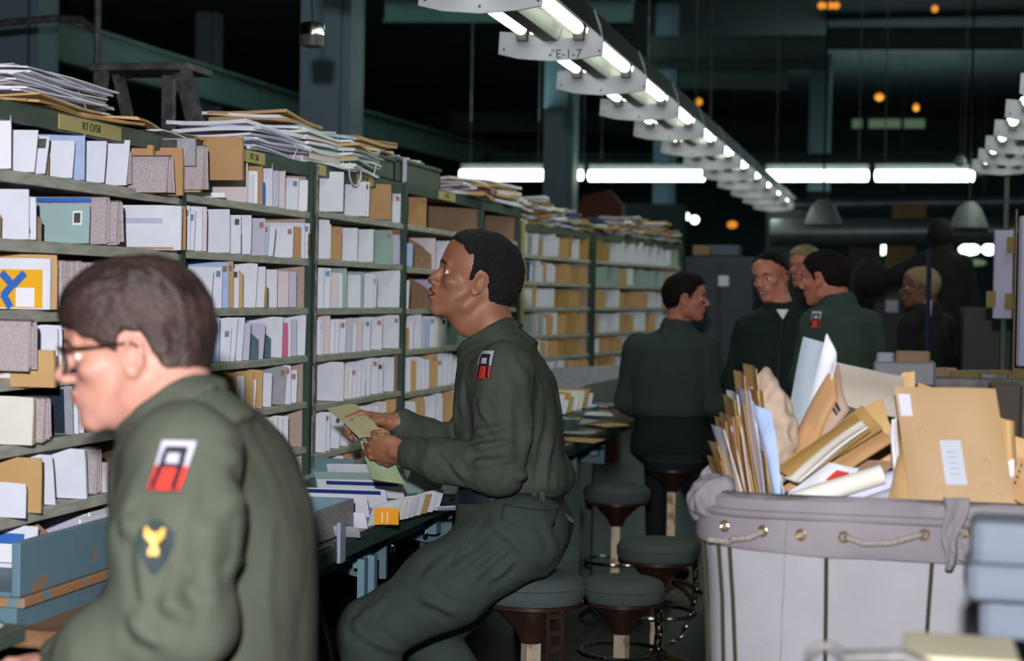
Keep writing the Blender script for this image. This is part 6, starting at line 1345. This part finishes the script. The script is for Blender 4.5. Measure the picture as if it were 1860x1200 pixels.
# === generic upright figures in the back
def back_person(label, Y, head_px, face, body_rows, arms, hair_m, skin, shirt_m, pants_m, pitch=0, hs=1.0, dY=0, legs=True, thick=.011, hl=HL, jacket_extra=None, lower=None, seated=False, hroll=0, yaw_eye=0, vox=.006, torso_rot=0, mouth=0, fz=0):
    K = lambda x, y, d=0: atY(x, y, Y + d)
    T = frame(K(*head_px), face, pitch, hroll, hs); B = SDF(); head_ops(B, T, 'a', s=hs, mouth=mouth)
    r0 = body_rows[0]; nb = K((r0[1] + r0[2]) / 2, r0[0]); B.chain([T @ Vector((-.035, 0, -.045)), nb, nb + Vector((0, 0, -.08))], [.055 * hs, .056, .07], .03)
    B.ell(nb + Vector((0, 0, -.25)), (.13, .09, .2), .05)
    for ch in arms: B.chain([K(*q) for q in ch], [.045, .04, .027][:len(ch)], .03)
    hands = []
    for ch in arms:
        w0, w1 = K(*ch[-1]), K(*ch[-2]); d = (w0 - w1).normalized(); hands.append((w0, d))
        hand_ops(B, hframe(w0, d, Vector((0, -1, .3))), [(25, 30, 20)] * 4, [(.02, .030, -.006), (.05, .045, -.014), (.075, .047, -.02), (.092, .044, -.024)], k=.004)
    base = thing('person', label, 'person', (nb.x, Y, 0))
    build(B, .0045, 'body', [skin, LP1], base, midx_fn=lips(T))
    HSd = hair_sdf(T, thick, hl, s=hs); build(HSd, .0045, 'hair', hair_m, base, noise_fn=lambda V, N: .002 * vnoise(V * 60)); spheres(base, T, s=hs, yaw=yaw_eye)
    if face[1] < .5: brow(base, T, hair_m)
    S = SDF(); rowloft(S, body_rows, Y, k=.05)
    for ch in arms: q = [K(*p) for p in ch]; S.chain(q, [.073, .062, .042][:len(ch)], .04)
    collar(S, nb + Vector((0, 0, .0)), (face[0] * .18, face[1] * .18, 1), .085, .072, .030, .060)
    so, V, Q = build(S, .008, 'shirt' if shirt_m is not BLKC else 'coat', shirt_m, base, noise_fn=cloth_noise(.006, (13, 13, 8), 5))
    lastr = body_rows[-1]; wz = K((lastr[1] + lastr[2]) / 2, lastr[0]); S = SDF(); hw = abs(K(lastr[2], lastr[0]).x - K(lastr[1], lastr[0]).x) / 2
    S.loft([(wz.z - .2, wz.x, Y, hw * 1.04, .13), (wz.z - .08, wz.x, Y, hw * 1.06, .135), (wz.z + .01, wz.x, Y, hw * .98, .12)], .04)
    for sx in (-1, 1):
        h = wz + Vector((sx * hw * .5, 0, -.16))
        if seated: kn = h + Vector((sx * .08 + .05, .42, -.04)); an = kn + Vector((0, .02, -(kn.z - .14))); S.chain([h, kn, an], [.11, .08, .06], .04)
        else: kn = Vector((h.x, Y, (h.z + fz) / 2 + .03)); an = Vector((h.x, Y, fz + .10)); S.chain([h, kn, an], [.105, .075, .06], .04)
    build(S, .010, 'trousers', pants_m, base)
    for sx in (-1, 1):
        h = wz + Vector((sx * hw * .5, 0, -.16)); fy = .44 if seated else 0; a = Vector((h.x + (sx * .08 + .05 if seated else 0), Y + fy, fz + .11)); d = Vector((face[0], face[1], 0)).normalized() * .14; S = SDF(); S.chain([a, a + Vector((0, 0, -.05)), a + d + Vector((0, 0, -.07))], [.055, .05, .036], .03); build(S, .010, 'shoe', BK, base)
    return base, T, V, Q, K
b3, T3, V, Q, K3 = back_person('man seated with his back turned, head turned right, dark green shirt', 8.9, (1246, 541), (1, .12), [(592, 1208, 1252, .06), (606, 1180, 1272, .10), (630, 1150, 1288, .13), (680, 1146, 1292, .14), (740, 1150, 1290, .14), (752, 1155, 1285, .135)],
    [[(1158, 632), (1142, 730, .02), (1180, 755, .25)], [(1282, 632), (1298, 735, .0), (1296, 760, .25)]], HR4, SK3, mat('dark_olive_shirt', (.026, .042, .034), .85, var=.12), NVT, seated=True, hl=HL, thick=.014)
b4, T4, V, Q, K4 = back_person('smiling standing man facing us in a dark zipped jacket', 8.6, (1399, 503), (-.45, -1), [(556, 1393, 1440, .07), (572, 1365, 1462, .11), (600, 1345, 1475, .14), (660, 1338, 1480, .15), (740, 1338, 1480, .15), (780, 1340, 1480, .14)],
    [[(1360, 596), (1335, 690, .02), (1345, 770, -.05)], [(1462, 596), (1485, 690, .02), (1478, 770, -.05)]], HR4, SK3, ODK, NVT, pitch=-8, hroll=8, mouth=.0022, thick=.006, hl=[(-.13, -.05), (-.03, .0), (-.02, .03), (.02, .04), (.04, .07), (.06, .085), (.12, .10)])
mb = MB(); a, b, c = K4(1410, 562, -.12), K4(1432, 562, -.12), K4(1422, 580, -.14); mb.add([a, b, c], [(0, 1, 2)]); mb.build('undershirt', W_, b4, solid=.004)
MB().tube([K4(1422, 582, -.155), K4(1416, 640, -.163), K4(1412, 720, -.165)], .004, 6).build('zipper', CHR, b4)
MB().box((.088, -.014, -.066), (.094, .014, -.060), T=T4).build('teeth', TEETH, b4)
b5, T5, V, Q, K5 = back_person('man in dark green shirt with shoulder patch, back turned, face left', 7.9, (1497, 505), (-1, .38), [(548, 1496, 1545, .07), (562, 1478, 1565, .11), (585, 1468, 1582, .15), (630, 1464, 1588, .16), (700, 1466, 1586, .16), (760, 1470, 1580, .15)],
    [[(1482, 592, -.06), (1462, 690, -.05), (1450, 740, .1)], [(1572, 592, .06), (1588, 690, .02), (1560, 750, .15)]], HR4, SK3, mat('bottle_green_shirt', (.026, .050, .040), .85, var=.12), NVT, pitch=-6, thick=.009, hl=HL)
bv = BVHTree.FromPolygons([tuple(v) for v in V], [tuple(q) for q in Q.tolist()]); patch_army(bv, K5(1480, 580, -.15), Vector((1, -.3, 0)).normalized(), Vector((0, 0, 1)), .05, .07, Vector((.15, 1, 0)).normalized(), b5, nu=16, nv=20)
b6, T6, V, Q, K6 = back_person('blond man half hidden between the two standing men', 10.2, (1462, 485), (-.6, -1), [(528, 1452, 1485, .06), (542, 1440, 1500, .1), (580, 1430, 1510, .13), (660, 1430, 1510, .14)], [[(1440, 560), (1430, 620), (1440, 680)], [(1500, 560), (1512, 620), (1500, 680)]], HR3, SK3, BLKC, NVT, thick=.013)
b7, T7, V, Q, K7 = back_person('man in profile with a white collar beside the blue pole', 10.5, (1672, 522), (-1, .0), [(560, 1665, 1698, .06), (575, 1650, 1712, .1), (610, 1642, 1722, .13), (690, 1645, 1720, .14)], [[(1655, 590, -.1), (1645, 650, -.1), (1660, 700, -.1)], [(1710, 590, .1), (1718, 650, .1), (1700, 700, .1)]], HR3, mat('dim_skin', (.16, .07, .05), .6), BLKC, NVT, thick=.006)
MB().prism([(K7(1680, 545).x, K7(1680, 545).z), (K7(1692, 545).x, K7(1680, 545).z), (K7(1690, 575).x, K7(1690, 575).z), (K7(1682, 575).x, K7(1690, 575).z)], 10.33, 10.345).build('white_collar', W_, b7)
p = atY(1683, 690, 9.9); tag(MB().tube([(p.x, 9.9, 0), (p.x, 9.9, atY(1683, 452, 9.9).z)], .014, 8).build('blue_pole', mat('navy_pole', (.01, .015, .05), .5)), 'thin dark blue pole in front of the white-collared man', 'pole')
PZ = atY(1700, 705, 12.3).z
b8, T8, V, Q, K8 = back_person('tall figure in black with an arm stretched left, right background', 12.6, (1708, 430), (.2, 1), [(452, 1690, 1728, .07), (466, 1662, 1750, .12), (500, 1655, 1756, .16), (560, 1660, 1760, .17), (650, 1650, 1765, .17), (690, 1655, 1760, .16)],
    [[(1668, 478), (1630, 500), (1590, 520)], [(1748, 480), (1768, 560), (1762, 620)]], BLKC, BLKC, BLKC, BLKC, thick=.012, fz=PZ)
t = thing('dark_bag', 'round black bag held out by the tall black figure', 'bag', K8(1582, 520)); S = SDF(); S.ell(K8(1582, 505), (.12, .1, .14), .03); V, Q = S.mesh(.012); V = displace(V, Q, cloth_noise(.01, (8, 8, 8))); np_mesh('bag_body', V, Q, BLKC, t)
bgbox('platform', 1640, 705, 1790, 720, 12.3, .7, STEELD, 'low platform under the tall black figure', 'platform', to_floor=True)
stool(430, 1236, 270, 2.5, 'padded stool under the near soldier, at the bottom of the frame', back=False)
settle_labels()
